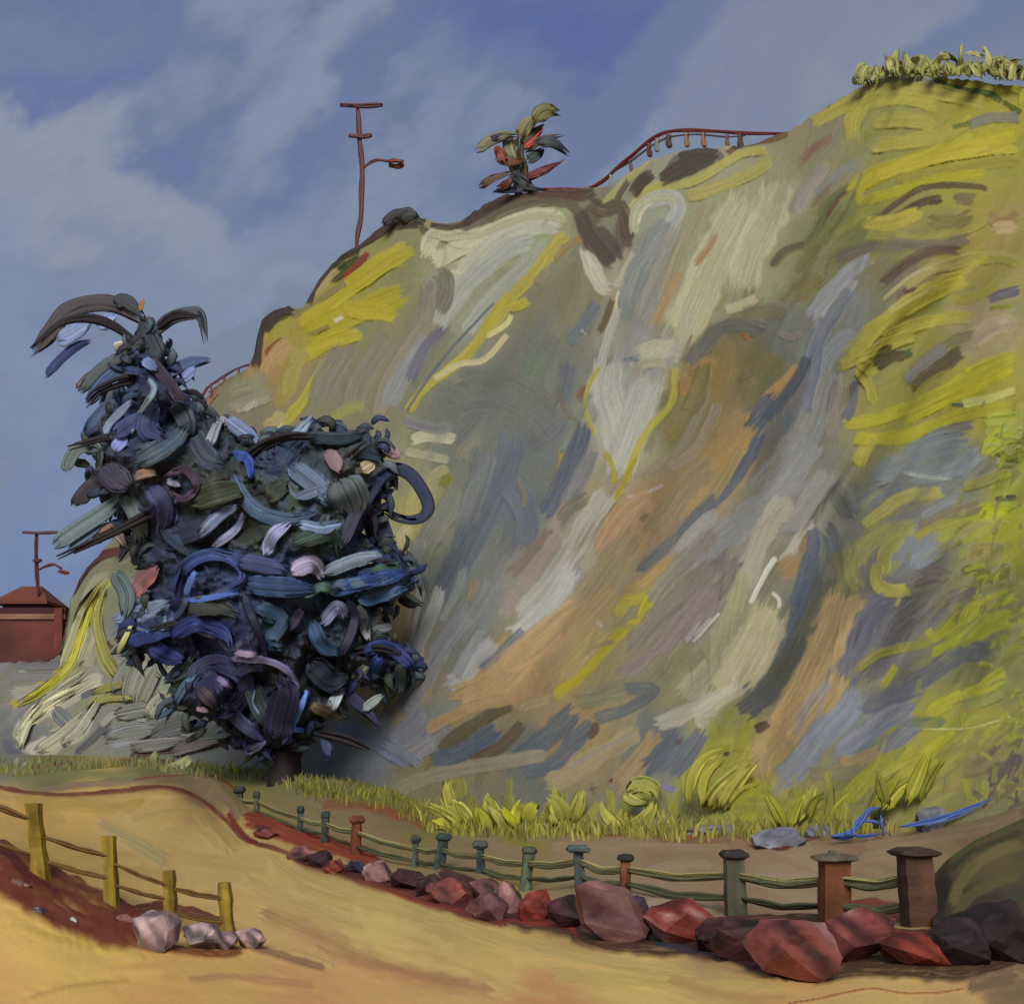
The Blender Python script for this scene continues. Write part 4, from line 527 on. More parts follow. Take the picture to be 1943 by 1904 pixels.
TS = [(1,(110,395,190,300,250,220,340,190,430,190,500,230,560,270),58,(66,60,54)),(1,(170,475,220,410,290,350,350,330),36,(44,54,82)),(1,(215,335,290,290,345,250),60,(112,120,138)),(1,(370,285,440,230),50,(116,128,152)),(1,(300,530,380,440,460,390,560,330),42,(76,80,74)),(1,(330,575,400,480,470,440,540,450),48,(54,66,84)),(1,(290,520,360,440),34,(84,70,56)),
 (1,(430,355,500,340),34,(150,145,108)),(1,(570,320,640,250,720,225,760,240,780,345),46,(58,64,60)),(1,(610,410,560,310,530,240),74,(50,56,56)),(1,(430,190,480,180,560,260),50,(48,50,46)),(1,(530,220,545,165),18,(140,96,40)),(1,(428,190,432,155),12,(58,52,48)),(1,(650,470,700,420,810,398),42,(64,78,100)),(1,(690,480,745,430),34,(120,130,158)),
 (1,(560,390,640,490,740,640),44,(50,38,46)),(1,(540,400,600,440),36,(112,122,150)),(1,(320,690,400,600,460,550,540,515),60,(60,72,84)),(1,(560,470,585,520,520,620,500,690),26,(106,118,114)),(1,(510,550,420,640,395,690),30,(100,110,114)),(1,(600,560,560,660,640,700),130,(42,48,68)),(1,(660,560,700,620,720,700),110,(54,60,64)),
 (1,(255,830,260,790,300,735,370,740,372,835),44,(96,106,90)),(1,(335,830,345,800),24,(48,40,62)),(1,(425,745,485,690),54,(120,130,162)),(1,(280,965,350,880,430,860),56,(52,45,42)),(1,(390,800,440,850,500,890),96,(50,45,50)),(1,(500,800,640,720,720,640),110,(62,72,72)),(1,(430,690,500,640,560,600),70,(46,54,78)),
 (1,(190,1115,300,1040,420,960,475,890),62,(86,98,88)),(1,(470,900,520,1000,545,1110),58,(88,95,84)),(1,(250,1120,340,1060,400,1010),34,(74,86,92)),(1,(560,880,620,960,600,1090),110,(48,50,68)),(1,(350,1100,420,1040,490,1120),44,(150,124,106)),(1,(360,1060,440,1020),20,(132,92,76)),(1,(500,850,560,830,600,840),40,(130,104,76)),
 (1,(720,640,780,760,860,800),110,(60,66,68)),(1,(790,740,830,640,890,650),38,(132,130,122)),(1,(850,620,930,680,1010,735),56,(102,112,122)),(1,(880,760,940,780,955,865),36,(52,72,122)),(1,(960,790,1050,800,1110,730,1170,690),90,(48,60,72)),(1,(1040,760,1120,690,1195,610),44,(110,124,124)),(1,(1160,690,1240,700,1320,700,1385,680),44,(40,55,58)),
 (1,(1385,675,1400,740),30,(40,55,58)),(1,(1240,740,1300,830),66,(132,106,94)),(1,(1350,740,1450,765),56,(50,62,62)),(1,(1450,740,1530,770),40,(134,104,96)),(1,(1100,800,1200,880,1260,950),110,(86,100,108)),(1,(880,820,920,920,1000,990,1120,1010,1230,970),64,(58,72,80)),(1,(1290,850,1330,930,1350,1010),130,(76,80,74)),(1,(1370,820,1420,790),46,(150,132,92)),
 (1,(1335,1130,1390,940,1440,850,1500,815,1570,850,1625,950,1590,1005,1500,1000,1430,950),46,(38,42,56)),(1,(1440,1000,1460,1060,1490,1130),54,(40,42,56)),(1,(620,850,700,820,745,880,700,930,640,900),36,(60,45,50)),(1,(630,860,690,880),30,(126,122,132)),(1,(700,950,850,900,960,880),120,(58,60,38)),(1,(740,1080,850,980,905,955),50,(100,105,114)),(1,(800,1115,890,1050,925,980),36,(132,132,140)),
 (1,(1010,930,1090,860),100,(56,60,40)),(1,(1120,930,1200,900,1260,880),50,(94,104,110)),(1,(620,1110,720,1060,800,1060),100,(46,52,62)),
 (2,(600,60,700,140,760,170),100,(45,52,60)),(2,(1005,185,1040,100,1110,50),56,(126,128,140)),(2,(1110,140,1250,100,1290,190),90,(42,56,42)),(2,(1130,60,1220,80,1300,60),50,(110,124,136)),(2,(1290,160,1350,20,1400,-70),46,(40,42,50)),(2,(1400,0,1450,100,1545,240),54,(38,45,60)),(2,(1100,250,1180,215,1225,275),72,(150,136,144)),(2,(1210,255,1350,200,1460,180),46,(120,130,128)),
 (2,(1250,295,1400,280,1540,262),36,(70,86,90)),(2,(675,345,700,230,780,180,880,190,925,260,850,320),54,(48,62,94)),(2,(700,340,745,225),28,(92,116,158)),(2,(700,355,800,342,915,320),26,(78,102,150)),(2,(900,200,1000,220,1110,250),70,(60,65,88)),(2,(930,290,1050,300,1210,310),84,(46,62,80)),(2,(920,310,950,400,1000,520,1012,600),32,(38,38,50)),
 (2,(960,380,1060,420,1020,500,1090,530),110,(50,70,82)),(2,(1150,380,1090,470),46,(60,50,64)),(2,(1230,330,1350,290,1480,260,1550,235),52,(40,58,88)),(2,(1350,350,1450,320,1550,295),70,(60,82,98)),(2,(1215,450,1280,375,1315,430),46,(96,96,106)),(2,(1310,330,1345,420,1300,540,1225,560),34,(42,38,52)),(2,(1180,420,1220,520,1300,560),66,(48,68,84)),
 (2,(1360,365,1400,510),40,(132,132,116)),(2,(1455,370,1400,470),32,(132,132,118)),(2,(1495,450,1395,470),34,(128,128,112)),(2,(1370,550,1460,525,1540,580,1570,645),46,(36,48,84)),(2,(1440,560,1395,670),42,(42,62,112)),(2,(1520,590,1520,715),40,(60,65,60)),(2,(640,500,740,440,850,470,885,550),74,(38,42,74)),(2,(730,450,830,495),34,(108,106,116)),
 (2,(480,515,560,490,660,480),46,(42,52,84)),(2,(570,520,630,560,700,575),60,(44,50,86)),(2,(690,385,800,370,910,410),84,(60,62,50)),(2,(870,575,1010,580,1100,630,1135,730),30,(116,106,124)),(2,(885,550,985,562),26,(142,118,126)),(2,(715,710,740,630,820,590,920,640,925,720,850,785,760,780),60,(48,48,66)),(2,(750,680,820,760),54,(62,52,50)),(2,(740,760,795,772),20,(142,116,110)),
 (2,(820,640,880,690),24,(120,104,120)),(2,(850,740,920,820,1015,885),50,(56,56,74)),(2,(580,812,660,740,700,680,745,625),34,(86,106,114)),(2,(640,720,700,620,730,560),34,(64,82,60)),(2,(1050,900,1060,800,1085,700,1060,640),100,(42,40,54)),(2,(1100,845,1140,760,1172,685),22,(96,126,176)),(2,(1100,842,1205,840),20,(90,120,174)),(2,(1025,870,1065,800),28,(116,100,110)),
 (2,(925,935,1015,885),32,(90,80,94)),(2,(1195,660,1300,700,1380,760,1450,840),44,(42,42,54)),(2,(1250,775,1305,655),42,(132,136,124)),(2,(1170,745,1310,805),42,(88,72,46)),(2,(1335,670,1395,595),40,(136,136,114)),(2,(1370,770,1460,705),34,(136,138,120)),(2,(1180,580,1250,650,1330,640),90,(40,45,50)),(2,(950,660,1000,780,1060,840),110,(50,58,50)),
 (2,(890,640,950,600,1010,620),50,(60,56,72)),(2,(430,240,480,330,470,430),60,(92,100,90)),(2,(490,340,560,270,605,225),54,(132,86,76)),(2,(420,430,540,400,650,355),60,(104,116,122)),(2,(440,565,510,420),20,(150,148,82)),(2,(470,390,540,340),20,(110,120,124)),(2,(880,830,900,880,920,900),60,(34,38,52)),(2,(1230,860,1250,950),40,(52,58,72)),(2,(1090,880,1200,860),50,(44,40,44)),
 (2,(990,790,960,740,970,680),12,(110,122,126)),(2,(660,430,700,370,700,330),24,(64,72,82)),(2,(1400,240,1480,230,1520,200),36,(62,84,58)),(2,(1150,340,1220,300,1280,330),40,(62,82,62))]
def corecol(px, py):
    j = int(np.clip((px-150)/2.5, 0, kx.shape[1]-1)); i = int(np.clip((py-600)/2.5, 0, kx.shape[0]-1)); c = np.clip(kC[i, j]/ALB, 0, 1); return np.where(c <= .0031308, c*12.92, 1.055*c**(1/2.4)-.055)*255
def corestrokes(n, w0, w1, op):
    for _ in range(n):
        px, py = rnd.uniform(160, 800), rnd.uniform(610, 1420)
        if not inside(px, py): continue
        a = rnd.uniform(0, 6.28); l = rnd.uniform(30, 90); b = rnd.uniform(-.5, .5)*l; ux, uy = math.cos(a), math.sin(a)
        c = corecol(px, py)*rnd.uniform(.8, 1.25)+np.array([rnd.gauss(0, 3), rnd.gauss(0, 3), rnd.gauss(0, 7)]); lay(kx, ky, kC, kH, [(px, py), (px+ux*l/2-uy*b, py+uy*l/2+ux*b), (px+ux*l, py+uy*l)], rnd.uniform(w0, w1), np.clip(c, 12, 200), soft=.5, op=op, lift=1, streak=.16, seed=rnd.randint(0, 99))
corestrokes(260, 14, 40, .85)
for reg, xy, w, col in TS: lay(kx, ky, kC, kH, R(reg, *xy), w*REG[reg][0]*1.15, (col[0]*1.1, col[1]*1.13, min(235, col[2]*1.26+4)), soft=.4, op=.95, lift=1.1, streak=.2, seed=rnd.randint(0, 99))
corestrokes(150, 5, 16, .7)
kdep = core_d(kx, ky, kd)-(kH+(fbm(kx/7, ky/7, 4, 47)-.5)*1.2)*.22*np.clip(kd/12, 0, 1)
kback = td+2.6*np.sqrt(np.clip(kd/110, 0, 1))+(fbm(kx/50, ky/50, 3, 49)-.5)*2*np.clip(kd/30, 0, 1)
cV, cF, cC = [], [], []; hN, wN = kx.shape; okm = kd > -1; q = okm[:-1, :-1] & okm[:-1, 1:] & okm[1:, :-1] & okm[1:, 1:]; ids = np.arange(hN*wN).reshape(hN, wN)
quads = np.stack([ids[:-1, :-1], ids[1:, :-1], ids[1:, 1:], ids[:-1, 1:]], -1)[q]; used = np.unique(quads); remap = -np.ones(hN*wN, int); remap[used] = np.arange(len(used)); qf = remap[quads]; nu_ = len(used)
def proj(D): return np.stack([(kx-CX)/F*D, D, EYE+(HY-ky)/F*D], -1).reshape(-1, 3)[used]
Vc = np.concatenate([proj(kdep), proj(kback)]); qa = np.concatenate([qf, qf[:, ::-1]+nu_]).astype(np.int32)
me = bpy.data.meshes.new('crown'); me.vertices.add(len(Vc)); me.vertices.foreach_set('co', Vc.astype(np.float32).ravel()); me.loops.add(qa.size); me.loops.foreach_set('vertex_index', qa.ravel()); me.polygons.add(len(qa)); me.polygons.foreach_set('loop_start', np.arange(0, qa.size, 4, dtype=np.int32)); me.update(calc_edges=True)
ca = me.color_attributes.new('Col', 'FLOAT_COLOR', 'POINT'); cc_ = kC.reshape(-1, 3)[used]; cc_ = np.concatenate([cc_, cc_]); ca.data.foreach_set('color', np.hstack([cc_, np.ones((len(cc_), 1))]).astype(np.float32).ravel())
link(me, 'crown', M_LEAF, tree)
for i, (reg, xy, w, col) in enumerate(TS):
    col = (min(230, col[0]*1.08), min(230, col[1]*1.12), min(235, col[2]*1.24+4)); pp = R(reg, *xy); wpx = w*REG[reg][0]; pm = np.array(smooth(pp, 3)); dd2 = pdist(pm[:, 0], pm[:, 1]); inn = dd2.min() > 18
    if wpx > 42 and inn: wpx *= .62                        # broad boughs are carried by the crown itself; their leading spray stands proud
    elif inn: wpx *= .8
    dp = core_d(pm[:, 0], pm[:, 1], np.maximum(dd2+13, 0))-.5-.12*(i % 3)
    pts = [U(x, y, d_) for (x, y), d_ in zip(pm, dp)]
    tpart('bough', dab(pts, wpx/F*td*1.1, col, n=max(3, min(11, int(wpx/3.6))), dome=.05, twist=.12, rag=.2, head=.12, tail=.35, tip=.22, sub=2))
lst = []
for _ in range(520):                                       # thin curling sprays round the outline
    k = rnd.randrange(len(pa)); t = rnd.random(); e0 = pa[k]*t+pa[k-1]*(1-t); c0_ = e0+np.array([rnd.gauss(0, 9), rnd.gauss(0, 9)]); e = pa[k]-pa[k-1]; e = e/(np.hypot(*e)+1e-6); nrm = np.array((e[1], -e[0]))
    if inside(*(e0+nrm*6)): nrm = -nrm
    l = rnd.uniform(18, 52); sd = rnd.choice((-1, 1)); p1 = c0_+nrm*l*.5+e*sd*l*.25; p2 = c0_+nrm*l*.75+e*sd*l*.8+np.array((0, l*.25)); d_ = td+rnd.uniform(-1.2, .8)
    if e0[1] < 640: continue
    lst.append(dab([U(*c0_, d_), U(*p1, d_-.2), U(*p2, d_)], rnd.uniform(.2, .5), rnd.choice([(48,58,84),(52,62,70),(58,66,56),(44,52,88),(84,96,102),(70,84,92),(52,48,58)]), n=2, twist=.3, jit=.14, tip=.15))
tpart('foliage', join(lst), kind='stuff')
# ---- small tree on the crest
c0 = U(990, 366, on_cliff(990, 366)+.5)
pt = thing('pine_tree', c0, 'small windswept tree alone on the crest, olive boughs touched with red', 'tree')
dS = c0.y-.4
mesh('trunk', *bundle([U(988,372,dS),U(988,330,dS),U(981,300,dS),U(985,262,dS)], 1.15, (84,76,56), n=5, depthj=.4), M_WOOD, pt)
for xy, w, col in [((1030,385,1100,330,1200,290,1260,290),56,(112,110,78)),((1105,315,1165,293),26,(60,62,88)),((1225,300,1235,380,1265,430),76,(106,106,76)),((1285,320,1330,220,1390,190),76,(120,116,74)),((1370,210,1430,150,1500,165),84,(118,115,70)),((1310,330,1380,270,1415,240),56,(76,62,50)),((1310,360,1350,330,1410,265),36,(150,58,38)),
  ((1320,380,1400,320,1510,298),44,(88,76,60)),((1380,340,1470,330,1545,385),56,(66,72,74)),((1330,440,1380,400,1410,370),60,(60,72,68)),((1140,365,1170,400,1200,440),60,(134,66,46)),((1150,430,1240,445,1300,430),44,(110,74,54)),((1330,530,1430,490,1515,448),46,(112,52,50)),((1330,540,1420,505),34,(90,46,44)),((1060,585,1130,540,1240,505),44,(92,72,62)),((1160,590,1230,560,1240,520),44,(108,62,44)),((1240,520,1290,560,1360,590),80,(62,68,66)),((1150,612,1300,600,1445,606),36,(48,52,68))]:
    p3, ww = stroke3(5, xy, w, dS-.6, .5); mesh('bough', *dab([p3[0]+(p3[0]-p3[1])*.2]+p3[1:-1]+[p3[-1]+(p3[-1]-p3[-2])*.4], ww*1.15, col, n=6, dome=.06, rag=.36, twist=.15, tip=.12, tail=.5), M_LEAF, pt)

# ---- pale brush on the low spur left of the tree
for lab, base, ls in [
  ('pale grey green brush with ragged upward tips between the left bank and the dark tree', (540, 790), [((520,760,560,660,620,550),60,(128,130,112)),((600,760,640,660,680,560),56,(124,128,112)),((660,740,690,660,720,570),44,(116,124,98)),((480,740,500,640,540,560),50,(122,122,106)),((430,700,470,620,500,560),44,(112,114,104)),((560,800,600,740,680,690),50,(134,134,120)),((700,720,715,640,735,570),30,(96,110,92)),((430,790,520,770,600,760),50,(118,120,110)),((620,640,600,590,610,540),40,(120,124,112))]),
  ('cream white rounded brush low on the spur at the far left', (200, 930), [((70,930,100,830,210,740,370,650),56,(152,146,120)),((130,940,220,880,320,800,360,740),56,(146,142,120)),((230,900,300,840,400,690),40,(134,132,114)),((60,870,120,780,230,700,360,600),40,(140,138,118)),((200,760,240,800,290,840),46,(108,110,106)),((340,700,420,680,490,665),24,(144,140,72)),((300,780,380,730,480,720,550,742),20,(140,136,80))]),
  ('low blue grey brush running along the verge left of the tree trunk', (600, 900), [((390,880,500,850,620,840),60,(116,118,114)),((560,880,660,830,800,810),60,(110,114,112)),((480,910,600,900,720,880),40,(126,124,118)),((760,900,820,860,880,830),50,(100,102,100)),((640,930,740,900,860,880),36,(104,98,94))]),
  ('tall yellow streaked brush curving up the headland beside the red wall', (240, 620), [((230,620,280,500,320,380,420,260),44,(136,134,100)),((60,750,180,680,270,590,310,470,350,350,400,280),34,(150,144,48)),((400,300,370,400,380,500,430,620,485,665),34,(146,140,72)),((300,600,340,500,350,420),36,(130,130,104)),((180,740,260,660,330,600),34,(132,128,100))])]:
    b = R(2, *base)[0]; o = thing('bush', U(b[0], b[1], on_cliff(b[0], b[1], .3)), lab, 'bush')
    for xy, w, col in ls:
        pm = smooth(R(2, *xy), 3); pts = [U(x, y, on_cliff(x, min(y, 1425), .5+.2*math.sin(math.pi*i/(len(pm)-1)))) for i, (x, y) in enumerate(pm)]
        mesh('bough', *dab(pts, w*.5*1.2/F*pts[0].y, np.array(col)*rnd.uniform(1.0, 1.1), n=10, jit=.08, dome=.03, rag=.26, twist=.06, tip=.4, sub=1), M_LEAF, o)
# ---- crest bushes
for (xys, col, lab) in [([(500,810,560,750,640,725),(560,780,640,730,700,775),(600,800,660,750,720,790)],(58,58,56),'low dark rounded bush on the crest right of the tall street lamp')]:
    bb = thing('bush', U(770, 412, on_cliff(770, 412)), lab, 'bush')
    for xy in xys:
        p3, ww = stroke3(5, xy, 46, bb.location.y-.5, .3); mesh('bough', *dab(p3, ww*1.3, col, n=6, dome=.3), M_LEAF, bb)

# ---- mustard plants: leaf = one broad bunch
def plant(name, reg, base, leaves, w, col, d, label, cat, group=None, m=M_GRASS, pj=.2):
    bx_, by_ = R(reg, *base)[0]; b = U(bx_, by_, d); o = thing(name, b, label, cat, group)
    for lf in leaves:
        c = lf[2] if len(lf) > 2 else col; ww = lf[1] if len(lf) > 1 else w
        p3, wd = stroke3(reg, lf[0], ww, d, pj); mesh('leaf', *dab(p3, wd*1.25, c, n=max(2, min(7, int(ww/7))), tail=.5, tip=.3, jit=.1, dome=.05, rag=.3, twist=.5), m, o)
    return o
YP = (160,155,72)
gp = 'yellow mustard plants along the foot of the cliff'
def dgrd(reg, b, a0, a1):
    x, y = R(reg, *b)[0]; return on_ground(x, y, a0, a1).y
plant('mustard_plant', 3, (1700,1330-990), [((1740,345,1700,290,1600,235),46),((1760,345,1720,270,1695,180,1700,140),44),((1790,320,1740,260,1700,230),56),((1640,300,1700,320,1760,345),40,(150,146,50)),((1780,340,1740,300,1670,260),40)], 40, YP, dgrd(3,(1740,345),28,46), 'yellow plant with one tall upright leaf and one pointing left, leftmost of the bright row', 'plant', gp)
plant('mustard_plant', 3, (1850,340), [((1870,340,1840,270,1850,200),34),((1880,340,1900,290,1870,230),34),((1910,345,1930,290,1943,240),30,(158,156,44)),((1830,340,1815,280,1790,250),28,(140,138,48))], 34, YP, dgrd(3,(1860,345),28,46), 'low ragged yellow plant right of the one with the tall leaf', 'plant', gp)
plant('mustard_plant', 4, (260,290), [((250,290,230,220,200,170),34),((270,290,240,240,205,200),30),((290,285,300,230,320,190),34,(150,148,46)),((330,285,350,220,370,200),40,(150,148,50)),((220,290,200,250,170,210),34,(150,148,42)),((310,280,270,240,250,210),24,(160,158,30))], 34, YP, dgrd(4,(270,297),26,42), 'bushy yellow plant with several short tufts in the middle of the row', 'plant', gp)
plant('mustard_plant', 4, (450,280), [((420,280,430,200,430,130),36),((450,280,440,220,400,170),60),((470,280,500,210,515,150),46),((440,285,480,260,520,230),50,(152,150,50)),((430,270,420,230,390,200),40)], 40, YP, dgrd(4,(450,292),26,40), 'broad pale yellow plant with two upright horns above the fence', 'plant', gp)
plant('mustard_plant', 4, (640,290), [((640,290,590,240,570,185),34),((650,290,700,270,740,230,750,180),50),((660,170,700,140,750,160,755,200),46,(156,154,78)),((620,290,600,270,580,230),30),((660,280,640,250,650,220),40,(140,136,54)),((650,170,680,190,730,200),36,(158,156,84))], 40, YP, dgrd(4,(650,300),26,38), 'curled yellow plant shaped like a hook, right end of the bright row', 'plant', gp)
plant('mustard_plant', 4, (900,240), [((860,230,870,120,920,50,1000,25),30,(142,138,54)),((900,230,910,120,990,40),26,(148,142,50)),((920,230,960,160,1060,60),56,(138,132,60)),((960,230,1000,150,1090,50),50,(140,134,58)),((980,240,1040,170,1100,150),44,(140,136,50))], 40, YO, on_cliff(1340,1540,.6), 'large looping olive yellow bush low on the cliff above the grey lilac rocks', 'plant', gp)
plant('mustard_plant', 4, (1180,280), [((1175,290,1140,220,1100,160),34,(146,142,50)),((1180,290,1200,220,1230,170),34,(144,140,52)),((1210,260,1250,190,1270,140),34,(138,134,56)),((1300,270,1320,200,1320,90),24,(136,132,60)),((1310,275,1350,210,1410,150),34,(142,138,52)),((1240,250,1260,200,1300,170),34,(138,134,52))], 34, YO, on_cliff(1495,1568,.9), 'yellow plant of thin upright stalks standing behind the grey lilac rocks', 'plant', gp)
plant('mustard_plant', 4, (1480,210), [((1440,240,1500,150,1560,90),40,(144,140,46)),((1480,230,1540,150,1640,100),46,(146,142,48)),((1560,210,1600,120,1640,20),36,(146,142,44)),((1600,200,1640,110,1700,40),40,(144,140,54)),((1500,220,1480,150,1460,90),30,(136,132,54))], 34, YO, on_cliff(1690,1520,.8), 'leaning yellow plant above the tangle of blue stems', 'plant', gp)
# pale sprigs near the left bank
gs = 'pale sprigs on the left grass verge'
plant('sprig', 3, (600,130), [((600,125,580,80,605,25),26),((610,125,660,100,745,40),34),((620,130,700,90,730,60),30)], 26, (140,140,98), dgrd(3,(610,130),45,70), 'pale cream green sprig with a tall left leaf on the grass verge', 'plant', gs)
plant('sprig', 3, (450,130), [((450,135,430,110,400,110),18),((455,135,465,100,470,65),20)], 20, (128,130,88), dgrd(3,(450,138),45,70), 'small pale sprig near the red earth streak on the verge', 'plant', gs)
plant('sprig', 3, (60,120), [((50,110,60,80,80,60),26),((70,115,100,90,125,80),26),((30,110,30,80,25,60),20)], 20, (118,120,100), dgrd(3,(60,125),50,74), 'grey green sprig at the far left end of the verge', 'plant', gs)
plant('sprig', 3, (895,120), [((900,130,890,100,885,75),12),((902,130,908,108,915,90),10)], 12, (158,156,40), dgrd(3,(900,135),44,60), 'tiny bright yellow sprig left of the dark tree trunk', 'plant', gs)
# flowering shrubs on the top right skyline
gk = 'yellow shrubs along the top of the cliff at the right'
for base, leaves, lab in [
  ((1300,160), [((1270,160,1280,120,1310,90),40),((1310,165,1330,120,1350,100),36),((1280,130,1330,110),34)], 'pale yellow tuft starting the skyline row, lowest on the slope'),
  ((1400,125), [((1400,130,1390,80,1365,40),20),((1395,110,1415,60,1425,15),22),((1410,130,1440,100,1450,90),44)], 'yellow shrub with two thin horns like antlers on the skyline'),
  ((1480,125), [((1460,130,1470,80,1460,40),40),((1490,130,1520,80,1540,50),40),((1540,130,1570,100,1600,80),50),((1490,90,1500,50),30)], 'dense yellow shrub with a lobed top on the skyline'),
  ((1620,120), [((1600,130,1590,80,1620,55,1660,70,1680,120),20),((1560,120,1600,110,1620,130),40),((1640,140,1620,110),30)], 'yellow arching stem forming a hoop on the skyline'),
  ((1690,120), [((1688,120,1685,50,1690,-10),12),((1700,130,1720,110,1740,95),36),((1670,130,1660,110),30)], 'yellow shrub with one thin straight stalk on the skyline'),
  ((1800,120), [((1770,130,1800,70,1775,5),22),((1790,120,1820,80,1880,60),26),((1790,70,1740,45,1700,50),22),((1760,140,1740,110,1740,90),50),((1810,140,1830,100),50),((1770,20,1800,50),18)], 'wide spreading yellow shrub with arms to both sides on the skyline'),
  ((1880,140), [((1860,140,1860,90,1840,50),40),((1890,140,1900,100,1940,80),40),((1920,140,1930,110,1940,100),50),((1860,110,1900,120),50)], 'yellow shrub at the right edge of the skyline')]:
    bx_, by_ = R(6, *base)[0]; plant('shrub', 6, (base[0], base[1]+12), [(l_[0], l_[1]*1.25) for l_ in leaves]+[((base[0]+q, base[1]+22, base[0]+q*1.2+rnd.uniform(-14, 14), base[1]-10, base[0]+q*1.5+rnd.uniform(-30, 30), base[1]-rnd.uniform(20, 80)), rnd.uniform(9, 20), rnd.choice([(150,150,80),(156,152,96),(140,142,72)])) for q in (-50, -38, -26, -14, -4, 6, 16, 26, 38, 50, 58)], 30, (158,156,98), on_cliff(bx_, by_+14, .3), lab, 'shrub', gk, pj=.6)
# ---- verge grass: nobody could count it
V, Fc, C = [], [], []
def blades(n, xr, yf, cols, hpx, d0, d1):
    for i in range(n):
        px = rnd.uniform(*xr); py = yf(px)+rnd.uniform(-1, 1)*hpx*.5; p = on_ground(px, py, d0, d1); h = hpx/F*p.y*rnd.uniform(.4, 1.1); w = h*rnd.uniform(.07, .16); ln = rnd.uniform(-.5, .5)*h; b = len(V); a = rnd.uniform(0, 3.1)
        w *= .8; cx, cy = math.cos(a)*w, math.sin(a)*w*.6; c = lin(np.array(rnd.choice(cols))*rnd.uniform(.88, 1.12), ALB)
        for (dx2, dz2, k) in ((0, -.05, 1), (ln*.3, h*.55, .8)):
            V.append((p.x+dx2-cx*k, p.y-cy*k, p.z+dz2)); V.append((p.x+dx2+cx*k, p.y+cy*k, p.z+dz2))
        V.append((p.x+ln, p.y, p.z+h)); Fc.append((b, b+1, b+3, b+2)); Fc.append((b+2, b+3, b+4)); C.extend([c]*5)
blades(1500, (-10, 740), lambda x: np.interp(x, [0, 300, 450, 560, 740], [1462, 1460, 1462, 1482, 1520])+rnd.uniform(-12, 12), [(118,118,72),(112,110,62),(128,126,78),(106,106,68),(112,118,88),(132,128,60)], 18, 42, 76)
blades(900, (560, 1000), lambda x: np.interp(x, [560, 740, 820, 1000], [1500, 1530, 1562, 1590])+rnd.uniform(-12, 6), [(110,106,52),(122,116,48),(100,92,50),(134,130,46)], 24, 30, 60)
blades(1300, (850, 1660), lambda x: np.interp(x, [850, 1100, 1500, 1660], [1575, 1580, 1578, 1572])+rnd.uniform(-14, 2), [(146,142,46),(138,134,50),(150,148,58),(122,116,46)], 28, 26, 46)
blades(1500, (800, 1300), lambda x: np.interp(x, [800, 900, 1100, 1300], [1562, 1572, 1578, 1582])+rnd.uniform(-20, 4), [(156,152,66),(148,142,56),(162,158,84),(132,126,58),(118,112,60)], 34, 26, 46)
blades(900, (1250, 1700), lambda x: np.interp(x, [1250, 1700], [1582, 1575])+rnd.uniform(-34, 2), [(142,138,60),(132,126,60),(148,144,70),(118,112,58)], 40, 24, 46)
tag(mesh('verge_grass', V, Fc, C, M_GRASS), 'olive and yellow grass growing along the foot of the cliff', 'grass', kind='stuff')

